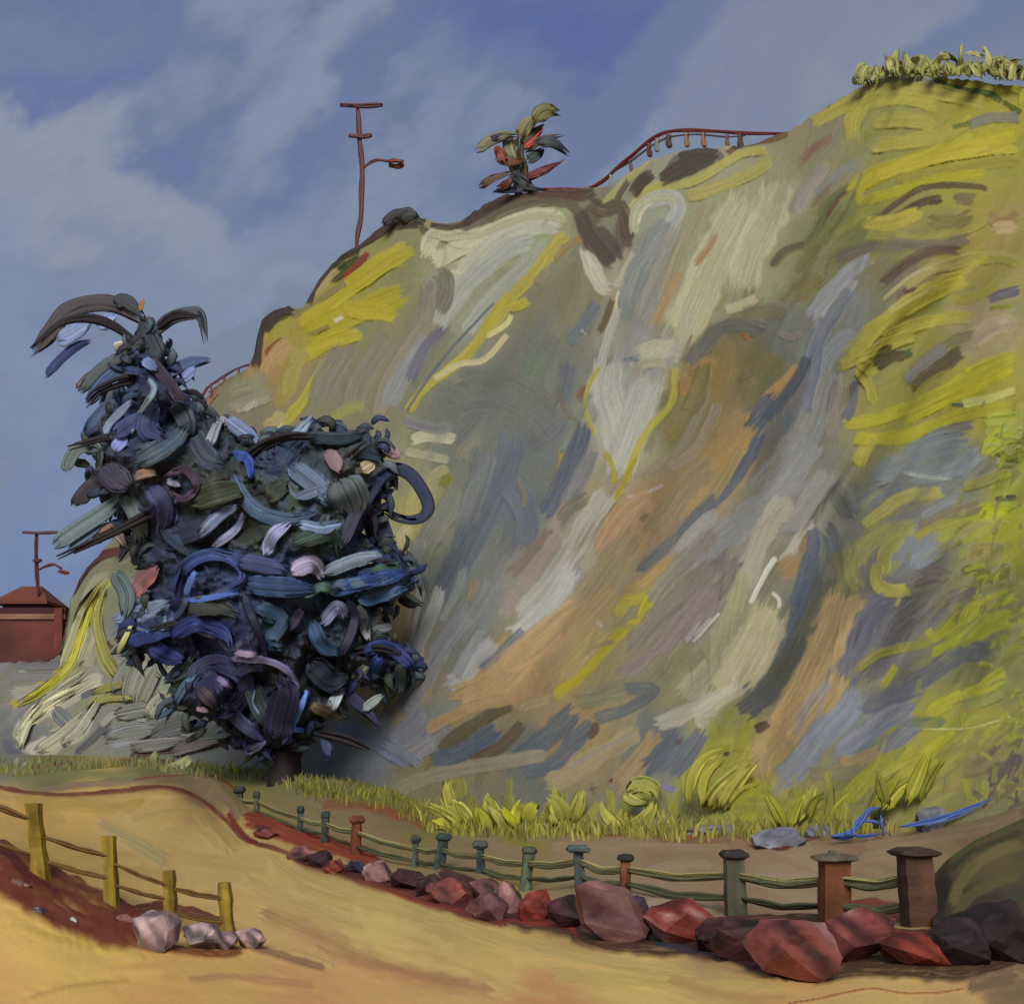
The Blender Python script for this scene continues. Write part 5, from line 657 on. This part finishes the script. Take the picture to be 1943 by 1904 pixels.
# ------------------------------------------------------------------ rocks
GR = {'boulders along the right fence': 1.14, 'grey lilac rocks at the cliff foot': .9}
def rock(px, pyb, w, h, col, label, name='boulder', grp='boulders along the right fence', d0=10, d1=46, dark=None, sq=.8, seed=0, sink=.1, hi=None, tilt=0):
    """a cut boulder: a rounded block sliced by several planes"""
    r_ = random.Random(seed+7); p = on_ground(px, pyb, d0, d1); sc = p.y/F; W_, H_ = w*sc*GR.get(grp, 1), h*sc*(GR.get(grp, 1)*.5+.5); D_ = W_*sq
    bm = bmesh.new(); nP = r_.randint(13, 17)
    for k in range(nP):
        zf = 1-2*(k+.5)/nP; ph = k*2.4+r_.uniform(-.5, .5); rr = math.sqrt(max(0, 1-zf*zf)); q = r_.uniform(.74, 1.2); bm.verts.new((rr*math.cos(ph)*q, rr*math.sin(ph)*q, zf*q))
    h_ = bmesh.ops.convex_hull(bm, input=bm.verts); bmesh.ops.delete(bm, geom=[v for v in h_['geom_interior'] if isinstance(v, bmesh.types.BMVert)], context='VERTS')
    bmesh.ops.dissolve_limit(bm, angle_limit=math.radians(14), verts=bm.verts, edges=bm.edges)
    bmesh.ops.triangulate(bm, faces=bm.faces); bmesh.ops.subdivide_edges(bm, edges=list(bm.edges), cuts=4, use_grid_fill=True); bm.normal_update(); bm.verts.index_update()
    V = [v.co*(1+(vn(v.co.x*3+9, v.co.y*3+v.co.z*4+9, seed)-.5)*.16+(vn(v.co.x*11+9, v.co.y*9+v.co.z*12+9, seed+2)-.5)*.035) for v in bm.verts]; Fc = [tuple(v.index for v in f.verts) for f in bm.faces]; bm.free()
    mn = [min(v[k] for v in V) for k in range(3)]; mx = [max(v[k] for v in V) for k in range(3)]; cp = []
    ct, sn = math.cos(tilt), math.sin(tilt); out_ = []
    for v in V:
        x = ((v[0]-mn[0])/(mx[0]-mn[0])-.5)*W_; y = ((v[1]-mn[1])/(mx[1]-mn[1])-.5)*D_; z = ((v[2]-mn[2])/(mx[2]-mn[2])-.5)*H_
        out_.append((x*ct-z*sn, y, x*sn+z*ct))
    zb = min(o[2] for o in out_)+H_*sink; col = tuple(np.array(col)*((.97, .88, .86) if 'right fence' in grp else (1, 1, 1))); dk = dark or tuple(c*.55 for c in col); hh = hi or tuple(min(235, c*1.25+8) for c in col)
    for v, o in zip(V, out_):                          # mineral bands of the stone itself, running obliquely through it
        g = vn(o[0]/W_*5+o[2]/H_*3.4+20, o[1]/D_*2.2+o[2]/H_*1.4+9, seed); g2 = vn(o[0]/W_*14-o[2]/H_*4+20, o[1]/D_*4+9, seed+3)
        c = np.array(dk)*(1-min(1, max(0, (g-.22)*4)))+np.array(col)*min(1, max(0, (g-.22)*4)); c = c+(np.array(hh)-c)*min(1, max(0, (g-.66)*4)); cp.append(lin(c*(.9+.2*g2), ALB))
    me = mesh(name, out_, Fc, cp, M_ROCK, None, False); me.location = (p.x, p.y+D_*.35, p.z-zb)
    return tag(me, label, 'rock', grp)
def D4(x, y): return R(4, x, y)[0]
def D3(x, y): return R(3, x, y)[0]
for i, (q, w, h, col, lab, kw) in enumerate([
  (D4(1222,782),150,122,(128,76,70),'largest pink boulder, flat face tilted, jutting furthest onto the sand',dict(d1=17,tilt=-.35,hi=(150,108,104))),
  (D4(1440,728),128,98,(124,72,66),'rose coloured boulder right of the largest pink one, below the square capped post',dict(d1=18,tilt=.3,hi=(150,110,106))),
  (D4(1612,738),112,66,(130,58,44),'low orange red boulder third from the right end of the row',dict(d1=18)),
  (D4(1760,735),110,95,(44,34,34),'black brown boulder beside the low orange red one',dict(d1=18)),
  (D4(1880,720),150,120,(50,38,38),'near black boulder cut by the right edge under the dark mound',dict(d1=18)),
  (D4(1050,720),118,82,(60,36,34),'dark maroon boulder left of the largest pink one',dict(d1=19)),
  (D4(960,690),80,70,(66,38,36),'small dark maroon boulder between a red one and a larger maroon one',dict(d1=20)),
  (D4(835,660),124,92,(118,54,44),'bright red brown pyramid shaped boulder with a pale top streak',dict(d1=21,hi=(158,118,112))),
  (D4(700,650),60,92,(52,42,56),'narrow dark navy boulder left of the red pyramid',dict(d1=22)),
  (D4(605,655),150,104,(116,90,84),'broad grey pink boulder below the post with a wide cap',dict(d1=22,dark=(74,44,42),tilt=-.3)),
  (D4(470,612),70,70,(64,40,42),'dark plum boulder left of the broad grey pink one',dict(d1=24)),
  (D4(365,590),60,68,(112,48,40),'small upright brick red boulder below the leaning green post',dict(d1=25)),
  (D4(270,565),52,68,(140,112,108),'pale lilac boulder standing on edge beside the brick red one',dict(d1=26,tilt=.5)),
  (D4(205,590),74,62,(100,74,76),'mauve boulder in front of the pale lilac one',dict(d1=26)),
  (D4(85,535),80,56,(118,68,60),'rosy boulder below the thin post, sixth post from the left tree end',dict(d1=28)),
  (D4(20,510),50,50,(56,34,36),'small black maroon boulder left of the rosy one',dict(d1=29)),
  (D3(1850,625),66,54,(106,78,74),'grey rose boulder behind the mauve one at mid row',dict(d1=28)),
  (D3(1690,615),68,50,(104,66,62),'dusky red boulder two places left of mid row',dict(d1=30)),
  (D3(1545,575),64,46,(62,38,40),'dark plum boulder where the rail passes a slim post',dict(d1=32)),
  (D3(1430,545),50,48,(142,116,116),'pale lilac grey boulder right of the red brown post',dict(d1=33)),
  (D3(1345,510),34,30,(54,54,74),'small slate blue boulder at the foot of the red brown post',dict(d1=35)),
  (D3(1265,510),40,34,(122,60,48),'small red boulder left of the slate blue one',dict(d1=36)),
  (D3(1205,488),46,40,(54,36,42),'small black plum boulder among the red ones far along the row',dict(d1=37)),
  (D3(1135,465),48,36,(112,78,78),'small mauve boulder near the far end of the row',dict(d1=39)),
  (D3(1000,375),42,22,(110,62,58),'flat little red boulder lying at the far end of the bank',dict(d1=46))]):
    rock(q[0], q[1]+2, w, h, col, lab, seed=i*5+1, **kw)
gl = 'pale rocks at the foot of the left fence'
for i, (q, w, h, col, lab, kw) in enumerate([
  (D3(570,800),88,92,(172,146,146),'tall pale pink rock, leftmost below the yellow fence',dict(d0=11,d1=15,tilt=-.2)),
  (D3(750,800),74,58,(168,148,148),'rounded whitish pink rock below the third yellow post',dict(d0=11,d1=15)),
  (D3(850,800),48,40,(126,102,104),'small mauve rock between two whitish ones',dict(d0=11,d1=15)),
  (D3(945,795),62,44,(162,134,130),'low pink white rock at the right tip of the left bank',dict(d0=11,d1=15)),
  (D3(135,665),32,18,(118,104,106),'small grey mauve stone half buried in the red bank at the left',dict(d0=10,d1=15)),
  (D3(275,705),16,18,(140,146,134),'tiny pale green grey pebble on the red bank',dict(d0=10,d1=15)),
  (D3(90,570),26,14,(142,104,98),'small pink stone high on the red bank beside the first yellow post',dict(d0=10,d1=15)),
  (D3(465,700),34,22,(134,92,84),'small salmon stone left of the tall pale pink rock',dict(d0=10,d1=15))]):
    rock(q[0], q[1], w, h, col, lab, grp=gl, name='rock', seed=i*7+60, **kw)
gg = 'grey lilac rocks at the cliff foot'
for i, (q, w, h, col, lab, kw) in enumerate([
  (D4(1165,348),120,62,(116,118,128),'wide grey lilac rock lying at the cliff foot between two posts',dict(d0=22,d1=32)),
  (D4(960,305),150,30,(118,116,122),'long flat grey lilac rock at the cliff foot',dict(d0=22,d1=34)),
  (D4(1290,308),70,34,(112,114,128),'small lilac rock left of the blue stems',dict(d0=22,d1=31)),
  (D4(1560,290),90,60,(84,92,96),'slate rock behind the blue stems',dict(d0=22,d1=30)),
  (D4(1650,270),66,78,(104,104,114),'upright lilac grey rock at the right of the blue stems',dict(d0=22,d1=29)),
  (D4(1490,290),80,54,(58,50,56),'dark rock wrapped by the blue stems',dict(d0=22,d1=30))]):
    rock(q[0], q[1], w, h, col, lab, grp=gg, name='rock', sink=.35, seed=i*9+100, dark=tuple(c*.8 for c in col), hi=tuple(c*1.12 for c in col), **kw)
bs = thing('shrub', on_ground(*D4(1430,312), 22, 30), 'tangle of bright blue curling stems at the cliff foot on the right', 'plant')
for xy, w, col in [((1300,310,1370,300,1410,270,1440,225,1480,215),12,(70,96,160)),((1390,310,1400,260,1440,235),9,(84,110,170)),((1490,310,1485,270,1480,240),8,(96,118,176)),((1360,300,1420,310,1480,300),9,(60,88,156)),((1380,290,1430,260,1480,270,1490,300),8,(90,114,172)),((1540,280,1620,265,1720,235,1840,190),16,(78,104,170)),((1620,275,1700,255,1780,225),9,(104,122,166)),((1320,312,1360,315,1400,305),12,(48,66,128))]:
    p3, ww = stroke3(4, xy, w, bs.location.y-.7, .12); mesh('stem', *bundle(p3, ww, col, n=3, depthj=.3), M_LEAF, bs)

# ------------------------------------------------------------------ posts and rails
def box_post(name, base, top, w, dpt, col, parent, cap=None, seed=0, m=M_WOOD, wob=.13):
    r_ = random.Random(seed); ns_ = 12; nr = 9; V, Fc, C = [], [], []; ax_ = (top-base)
    for j in range(nr+1):
        t = j/nr; c = base+ax_*t; k = 1-.08*t+r_.uniform(-wob, wob)*.6
        for i in range(ns_):
            a = 2*math.pi*(i+.5)/ns_; ca, sa = math.cos(a), math.sin(a); s = 1/max(abs(ca), abs(sa))**.65
            V.append((c.x+ca*s*w*.5*k*(1+r_.uniform(-wob, wob)*.5), c.y+sa*s*dpt*.5*k, c.z+r_.uniform(-.004, .004)))
            g = vn(i*.9, j*.35+3, seed); g2 = vn(i*2.1, j*.2, seed+4); cc = np.array(col)*(.6+.62*g+.3*g2); C.append(lin(np.clip(cc, 5, 240), ALB))
    for j in range(nr):
        for i in range(ns_): Fc.append((j*ns_+i, j*ns_+(i+1) % ns_, (j+1)*ns_+(i+1) % ns_, (j+1)*ns_+i))
    Fc.append(tuple(nr*ns_+i for i in range(ns_))); Fc.append(tuple(reversed(range(ns_))))
    o = mesh(name, V, Fc, C, m, parent, False)
    if cap:
        cw, chh, ccol, peak = cap; V, Fc, C = [], [], []; z0 = top.z-chh*.35; lv = [(z0, .78), (z0+chh*.3, 1), (z0+chh*.62, .98), (z0+chh, .74 if not peak else .3), (z0+chh+(chh*.35 if peak else .01), .2 if peak else .6)]
        for z, k in lv:
            for i in range(ns_):
                a = 2*math.pi*(i+.5)/ns_; ca, sa = math.cos(a), math.sin(a); s = 1/max(abs(ca), abs(sa))**.6
                rz = r_.uniform(-.12, .12)*chh; V.append((top.x+ca*s*cw*.5*k*(1+r_.uniform(-.12, .12)), top.y+sa*s*cw*.5*k, z+rz)); C.append(lin(np.array(ccol)*r_.uniform(.8, 1.2), ALB))
        n = len(lv)
        for j in range(n-1):
            for i in range(ns_): Fc.append((j*ns_+i, j*ns_+(i+1) % ns_, (j+1)*ns_+(i+1) % ns_, (j+1)*ns_+i))
        Fc.append(tuple((n-1)*ns_+i for i in range(ns_))); Fc.append(tuple(reversed(range(ns_)))); mesh('cap', V, Fc, C, m, o, False).location = (0, 0, 0)
    return o
# right fence: (px base, top y, base y, width px, colour, cap width px, cap colour, lean px)
post = [(451,1497,1552,15,(58,60,54),22,(52,54,50),3),(488,1507,1550,10,(84,80,66),14,(60,60,52),-1),(570,1535,1586,11,(48,58,56),15,(44,50,50),0),(615,1545,1598,15,(56,64,60),18,(50,56,54),3),(674,1553,1628,20,(96,52,34),30,(104,56,38),3),(787,1590,1652,12,(62,68,66),20,(58,62,58),2),
        (828,1586,1662,22,(52,66,64),30,(48,60,58),14),(914,1600,1672,17,(56,72,72),30,(66,72,66),-3),(994,1611,1692,24,(72,80,64),30,(66,70,58),10),(1103,1607,1688,20,(66,78,78),46,(74,84,80),-6),(1186,1625,1698,22,(96,58,38),32,(44,38,34),1),
        (1398,1618,1742,42,(74,74,58),54,(50,46,38),-6),(1583,1622,1760,58,(98,58,36),78,(92,84,66),0),(1748,1612,1762,62,(72,50,38),84,(64,48,38),-14)]
rf = thing('fence', (0, 0, 0), 'long post and rail fence above the boulders, fourteen weathered posts with caps, curving away left', 'fence')
pb = []
for i, (px, yt, yb, w, col, cw, cc, ln) in enumerate(post):
    h0 = 50+.0736*(px-450); d = 2400/h0; b = U(px, yb, d); gzv = float(gh(b.x, b.y)); t = U(px+ln, yt, d); bb_ = Vector((b.x, b.y, min(b.z, gzv)-.25)); pb.append((b, t))
    if i == 0: rf.location = (b.x, b.y, gzv)
for i, ((b, t), (px, yt, yb, w, col, cw, cc, ln)) in enumerate(zip(pb, post)):
    gzv = float(gh(b.x, b.y)); bb_ = Vector((b.x, b.y, min(b.z, gzv)-.25)); s = b.y/F
    box_post('post', bb_, t-Vector((0, 0, .05)), w*s, w*s, col, rf, wob=.13 if w < 40 else .05, cap=(cw*s, .16*s*100*.9 if w > 40 else .15*s*80, cc, i == 12), seed=i*3)
def rail(p, q, r, col, parent, sag=0, name='rail', m=M_WOOD):
    mid = (p+q)/2-Vector((0, 0, sag)); return mesh(name, *bundle([p, p+(mid-p)*.6, mid, q+(mid-q)*.6, q], r*2, col, n=3, depthj=.25, jit=.16, lenj=.02, kmin=.8, flat=.8), m, parent)
for i in range(len(pb)-1):
    (b0, t0), (b1, t1) = pb[i], pb[i+1]
    for f, col in ((.36, (98, 98, 70)), (.68, (74, 78, 54))):
        p = t0+(b0-t0)*f; q = t1+(b1-t1)*f; dirn = (q-p).normalized(); off = Vector((0, -.06, 0)); rail(p+off, q+off, .055 if i < 9 else .065, col, rf, .1 if i > 8 else .06)
        if f < .5: rail(p+off+Vector((0, -.02, .085)), q+off+Vector((0, -.02, .085)), .028, (152, 146, 92), rf, .1 if i > 8 else .06)
# left fence
lf = thing('fence', U(85, 1665, 13.5), 'short mustard yellow post and rail fence running down the red bank at lower left', 'fence')
lp = [((165,515),(128,238),58,13.5),((432,655),(412,362),54,13.8),((656,712),(640,492),48,14),((874,738),(850,538),52,14.3)]
LP = []
for i, (bq, tq, w, d) in enumerate(lp):
    b = U(*D3(*bq), d); t = U(*D3(*tq), d); LP.append((b, t)); s = d/F
    box_post('post', Vector((b.x, b.y, float(gh(b.x, b.y))-.3)) if b.z > float(gh(b.x, b.y)) else b-Vector((0, 0, .3)), t, w*.5*s, w*.5*s, (122, 102, 34), lf, None, seed=40+i, wob=.2)
for p, q, d0_, d1_, w in [((-160,180),(120,300),13.4,13.5,15),((-160,330),(140,440),13.4,13.5,11),((170,368),(420,440),13.5,13.8,10),((180,460),(430,525),13.5,13.8,11),((430,465),(650,552),13.8,14,9),((440,550),(650,605),13.8,14,9),((650,560),(860,600),14,14.3,13),((660,655),(870,688),14,14.3,11)]:
    a, b = U(*D3(*p), d0_-.05), U(*D3(*q), d1_-.05); rail(a, b, w*.5*14/F*.75, (100, 76, 38), lf, .02)
# off-frame post that carries the first rails
a = U(*D3(-160, 150), 13.4); box_post('post', Vector((a.x, a.y, float(gh(a.x, a.y))-.3)), a, .19, .19, (118, 98, 34), lf, None, seed=77)

# ---- dark earth mound at the right edge behind the last post
mu, mv = np.meshgrid(np.linspace(0, 1, 130), np.linspace(0, 1, 46)); mpx = 1770+mu*830
topy = np.interp(mpx, [1770, 1800, 1850, 1943, 2050, 2200, 2400, 2600], [1690, 1625, 1590, 1548, 1530, 1560, 1640, 1790]); boty = np.interp(mpx, [1770, 1943, 2200, 2600], [1765, 1775, 1800, 1810])
mpy = boty+(topy-boty)*np.minimum(1, mv/.72); md = 15.6+np.minimum(1, mv/.72)**1.4*2.6+np.maximum(0, mv-.72)/.28*3.4
mC = interp_map(mpx, mpy, [(1830,1640,(84,72,48)),(1900,1640,(88,74,48)),(1800,1700,(62,50,38)),(1870,1720,(54,44,36)),(1940,1600,(78,70,46)),(1940,1700,(60,58,44)),(2100,1650,(80,72,46))], 3, 6); mH = np.zeros(mpx.shape); lay.uniform = True
for xy, w, col in [((1790,1640,1840,1600,1900,1570,1943,1552,2050,1536),12,(72,82,30)),((1800,1650,1850,1612,1943,1576),14,(60,58,36)),((1800,1720,1830,1660,1880,1620,1943,1600),26,(102,90,54)),((1810,1740,1850,1690,1943,1650),26,(84,74,46)),((1830,1750,1880,1720,1943,1700),22,(56,60,48)),((1780,1750,1790,1700,1800,1660),16,(50,44,36))]:
    lay(mpx, mpy, mC, mH, R(0, *xy), w, col, seed=rnd.randint(0, 99))
mz = EYE+(HY-mpy)/F*md; mz = np.where(mv > .72, EYE+(HY-topy)/F*18.2-np.maximum(0, mv-.72)/.28*1.9, mz)-np.where(mv == 0, .5, 0)
tag(gridmesh('earth_mound', (mpx-CX)/F*np.minimum(md, 18.2), md-mH*.03, mz, mC, M_EARTH), kind='structure')

# ------------------------------------------------------------------ street lamps
def lamp(label, pole, arms, armpath, head, d, wpole, cpole, group='street lamps on wooden utility poles'):
    pts = [U(x, y, d) for x, y in pole]; o = thing('street_lamp', pts[0], label, 'street lamp', group)
    mesh('pole', *bundle(pts, wpole, cpole, n=3, depthj=.2, jit=.15, lenj=0, taper=.02, kmin=.7, flat=.9), M_METAL, o)
    for (a, b, w) in arms:
        mesh('crossarm', *bundle([U(*a, d-.2), U((a[0]+b[0])/2, (a[1]+b[1])/2+1, d-.2), U(*b, d-.2)], w, (92, 52, 56), n=2, depthj=.2, lenj=0, kmin=.7, taper=.1, flat=.9), M_METAL, o)
    mesh('lamp_arm', *bundle([U(x, y, d) for x, y in armpath], wpole*.55, (92, 44, 46), n=2, depthj=.1, lenj=0, kmin=.7, taper=.05, flat=.9), M_METAL, o)
    h0, h1, hw = head; mesh('lamp_head', *bundle([U(*h0, d), U((h0[0]+h1[0])/2, (h0[1]+h1[1])/2, d), U(*h1, d)], hw, (112, 48, 36), n=4, depthj=.4, lenj=0, kmin=.6, taper=.25, flat=.9), M_METAL, o); return o
dL = on_cliff(678, 474)+.6
lamp('tall rust red street lamp with two crossarms, alone on the crest against the sky', R(5, 345,960,352,860,372,740,374,600,378,480,368,380,362,300,352,140), [(R(5,252,118)[0], R(5,498,118)[0], 7/F*dL), (R(5,302,296)[0], R(5,438,294)[0], 6.5/F*dL)], R(5, 384,485,420,450,470,433,540,440), (R(5,530,450)[0], R(5,618,452)[0], 14/F*dL), dL, 9/F*dL, (96,52,56))
dL2 = 94
lamp('small rust red street lamp behind the low red building at the left edge', R(2, 148,340,142,260,138,180,140,100), [(R(2,85,94)[0], R(2,222,94)[0], 5/F*dL2), (R(2,125,200)[0], R(2,160,198)[0], 5/F*dL2)], R(2, 150,235,170,222,205,215,235,230), (R(2,222,240)[0], R(2,262,248)[0], 8/F*dL2), dL2+2, 7/F*dL2, (90,44,48))

# ------------------------------------------------------------------ railings on the crest
def crail(name, label, paths, posts, dfun, group=None):
    first = paths[0][0]; x, y = R(first, *paths[0][1])[0]; o = thing(name, U(x, y, dfun(x, y)), label, 'railing', group)
    for reg, xy, w, col in paths:
        pp = R(reg, *xy); mesh('rail', *bundle([U(x, y, dfun(x, y)) for x, y in pp], w/F*66, col, n=3, depthj=.2, lenj=0, kmin=.8, taper=.05, flat=.9), M_METAL, o)
    for (x0, y0, x1, y1, w, col) in posts:
        y1 += 9
        d = dfun(x0, y0); mesh('post', *bundle([U(x0, y0, d), U((x0+x1)/2, (y0+y1)/2, d), U(x1, y1, d)], w/F*66, col, n=2, depthj=.1, lenj=0, kmin=.9, taper=.05, flat=.9), M_WOOD, o)
dr = lambda x, y: float(np.interp(x, dx_, dy_))+.2
crail('railing', 'curved dark red railing with pale posts along the crest right of the small tree', [(6,(-60,600,60,602,150,600,215,570,270,520,330,470,400,410,470,370,560,360,680,364,800,372,990,374),7,(112,44,40)),(6,(250,540,330,490,410,430,490,390,600,378,720,388,800,384),4,(74,60,58))],
      [(*R(6,x,y)[0], *R(6,x2,y2)[0], w, c) for x,y,x2,y2,w,c in [(248,540,254,600,5,(140,140,132)),(330,480,338,520,6,(104,92,84)),(405,415,410,450,9,(92,66,54)),(440,395,440,430,8,(138,138,130)),(485,380,488,412,9,(84,72,62)),(560,372,562,410,7,(142,110,84)),(630,372,634,410,7,(140,104,78)),(725,380,728,412,6,(110,92,60)),(780,378,784,420,8,(82,70,54))]], dr)
crail('railing', 'striped pink and maroon railing on the crest beside the tall dark tree', [(1,(780,510,840,470,900,435,965,415),5,(84,56,66)),(1,(790,525,850,485,910,455,965,440),4,(140,106,98)),(1,(800,545,860,505,910,480,960,460),5,(96,54,48)),(1,(745,600,765,545,790,505,830,480),6,(110,56,46))],
      [(*R(1,x,y)[0], *R(1,x2,y2)[0], 5, (112,66,56)) for x,y,x2,y2 in [(800,490,806,570),(850,462,856,545),(905,436,910,515),(955,415,960,490)]], dr)

# ------------------------------------------------------------------ red building and wall at the left edge
def brick_box(name, x0, x1, y0, y1, z0, z1, col, parent, m=M_WOOD, nx=14, nz=6):
    V, Fc, C = [], [], []
    for j in range(nz+1):
        for i in range(nx+1):
            for yy in (y0, y1): V.append((x0+(x1-x0)*i/nx, yy+(rnd.uniform(-.04, .04)), z0+(z1-z0)*j/nz)); C.append(lin(np.array(col)*(.8+.4*vn(i*.6, j*.9, 8)), ALB))
    I = lambda i, j, k: (j*(nx+1)+i)*2+k
    for j in range(nz):
        for i in range(nx): Fc += [(I(i,j,0), I(i+1,j,0), I(i+1,j+1,0), I(i,j+1,0)), (I(i+1,j,1), I(i,j,1), I(i,j+1,1), I(i+1,j+1,1))]
        Fc += [(I(0,j,1), I(0,j,0), I(0,j+1,0), I(0,j+1,1)), (I(nx,j,0), I(nx,j,1), I(nx,j+1,1), I(nx,j+1,0))]
    for i in range(nx): Fc += [(I(i,nz,0), I(i+1,nz,0), I(i+1,nz,1), I(i,nz,1)), (I(i+1,0,0), I(i,0,0), I(i,0,1), I(i+1,0,1))]
    return mesh(name, V, Fc, C, m, parent, False)
dw = 93.5; s = dw/F
def zz_(py): return EYE+(HY-py)*s
def xx_(px): return (px-CX)*s
wl = thing('retaining_wall', (xx_(20), dw, zz_(1262)), 'long brick red retaining wall with a pale coping at the left edge', 'wall')
brick_box('wall', xx_(-260), xx_(126), dw-.5, dw+.6, zz_(1268), zz_(1176), (94, 50, 44), wl)
brick_box('coping', xx_(-262), xx_(129), dw-.7, dw+.8, zz_(1176)+.003, zz_(1166), (146, 104, 88), wl, nz=1)
brick_box('top_rail', xx_(-262), xx_(130), dw-.6, dw+.7, zz_(1166)+.006, zz_(1154), (70, 36, 36), wl, nz=1)
brick_box('end_post', xx_(112), xx_(127), dw-1.0, dw-.72, zz_(1268), zz_(1156), (118, 58, 50), wl, nx=2)
ht = thing('hut', (xx_(57), dw+4, zz_(1156)), 'small rust red hut with a hipped roof behind the wall at the left edge', 'building')
s2 = (dw+4)/F; X2 = lambda px: (px-CX)*s2; Z2 = lambda py: EYE+(HY-py)*s2
brick_box('wall', X2(20), X2(96), dw+2.5, dw+6, Z2(1205), Z2(1140), (96, 68, 60), ht)
V = [(X2(8),dw+1.9,Z2(1145)),(X2(108),dw+1.9,Z2(1145)),(X2(108),dw+6.6,Z2(1145)),(X2(8),dw+6.6,Z2(1145)),(X2(42),dw+4,Z2(1112)),(X2(80),dw+4,Z2(1112)),(X2(8),dw+1.9,Z2(1151)),(X2(108),dw+1.9,Z2(1151)),(X2(108),dw+6.6,Z2(1151)),(X2(8),dw+6.6,Z2(1151))]
Fr = [(0,1,5,4),(1,2,5),(2,3,4,5),(3,0,4),(6,7,1,0),(7,8,2,1),(8,9,3,2),(9,6,0,3),(9,8,7,6)]
mesh('roof', V, Fr, [lin((106, 58, 46), ALB)]*10, M_WOOD, ht, False)
for x in (34, 58, 82):
    brick_box('window', X2(x-5), X2(x+5), dw+2.38, dw+2.44, Z2(1153), Z2(1147.5), (62, 46, 46), ht, nx=1, nz=1)
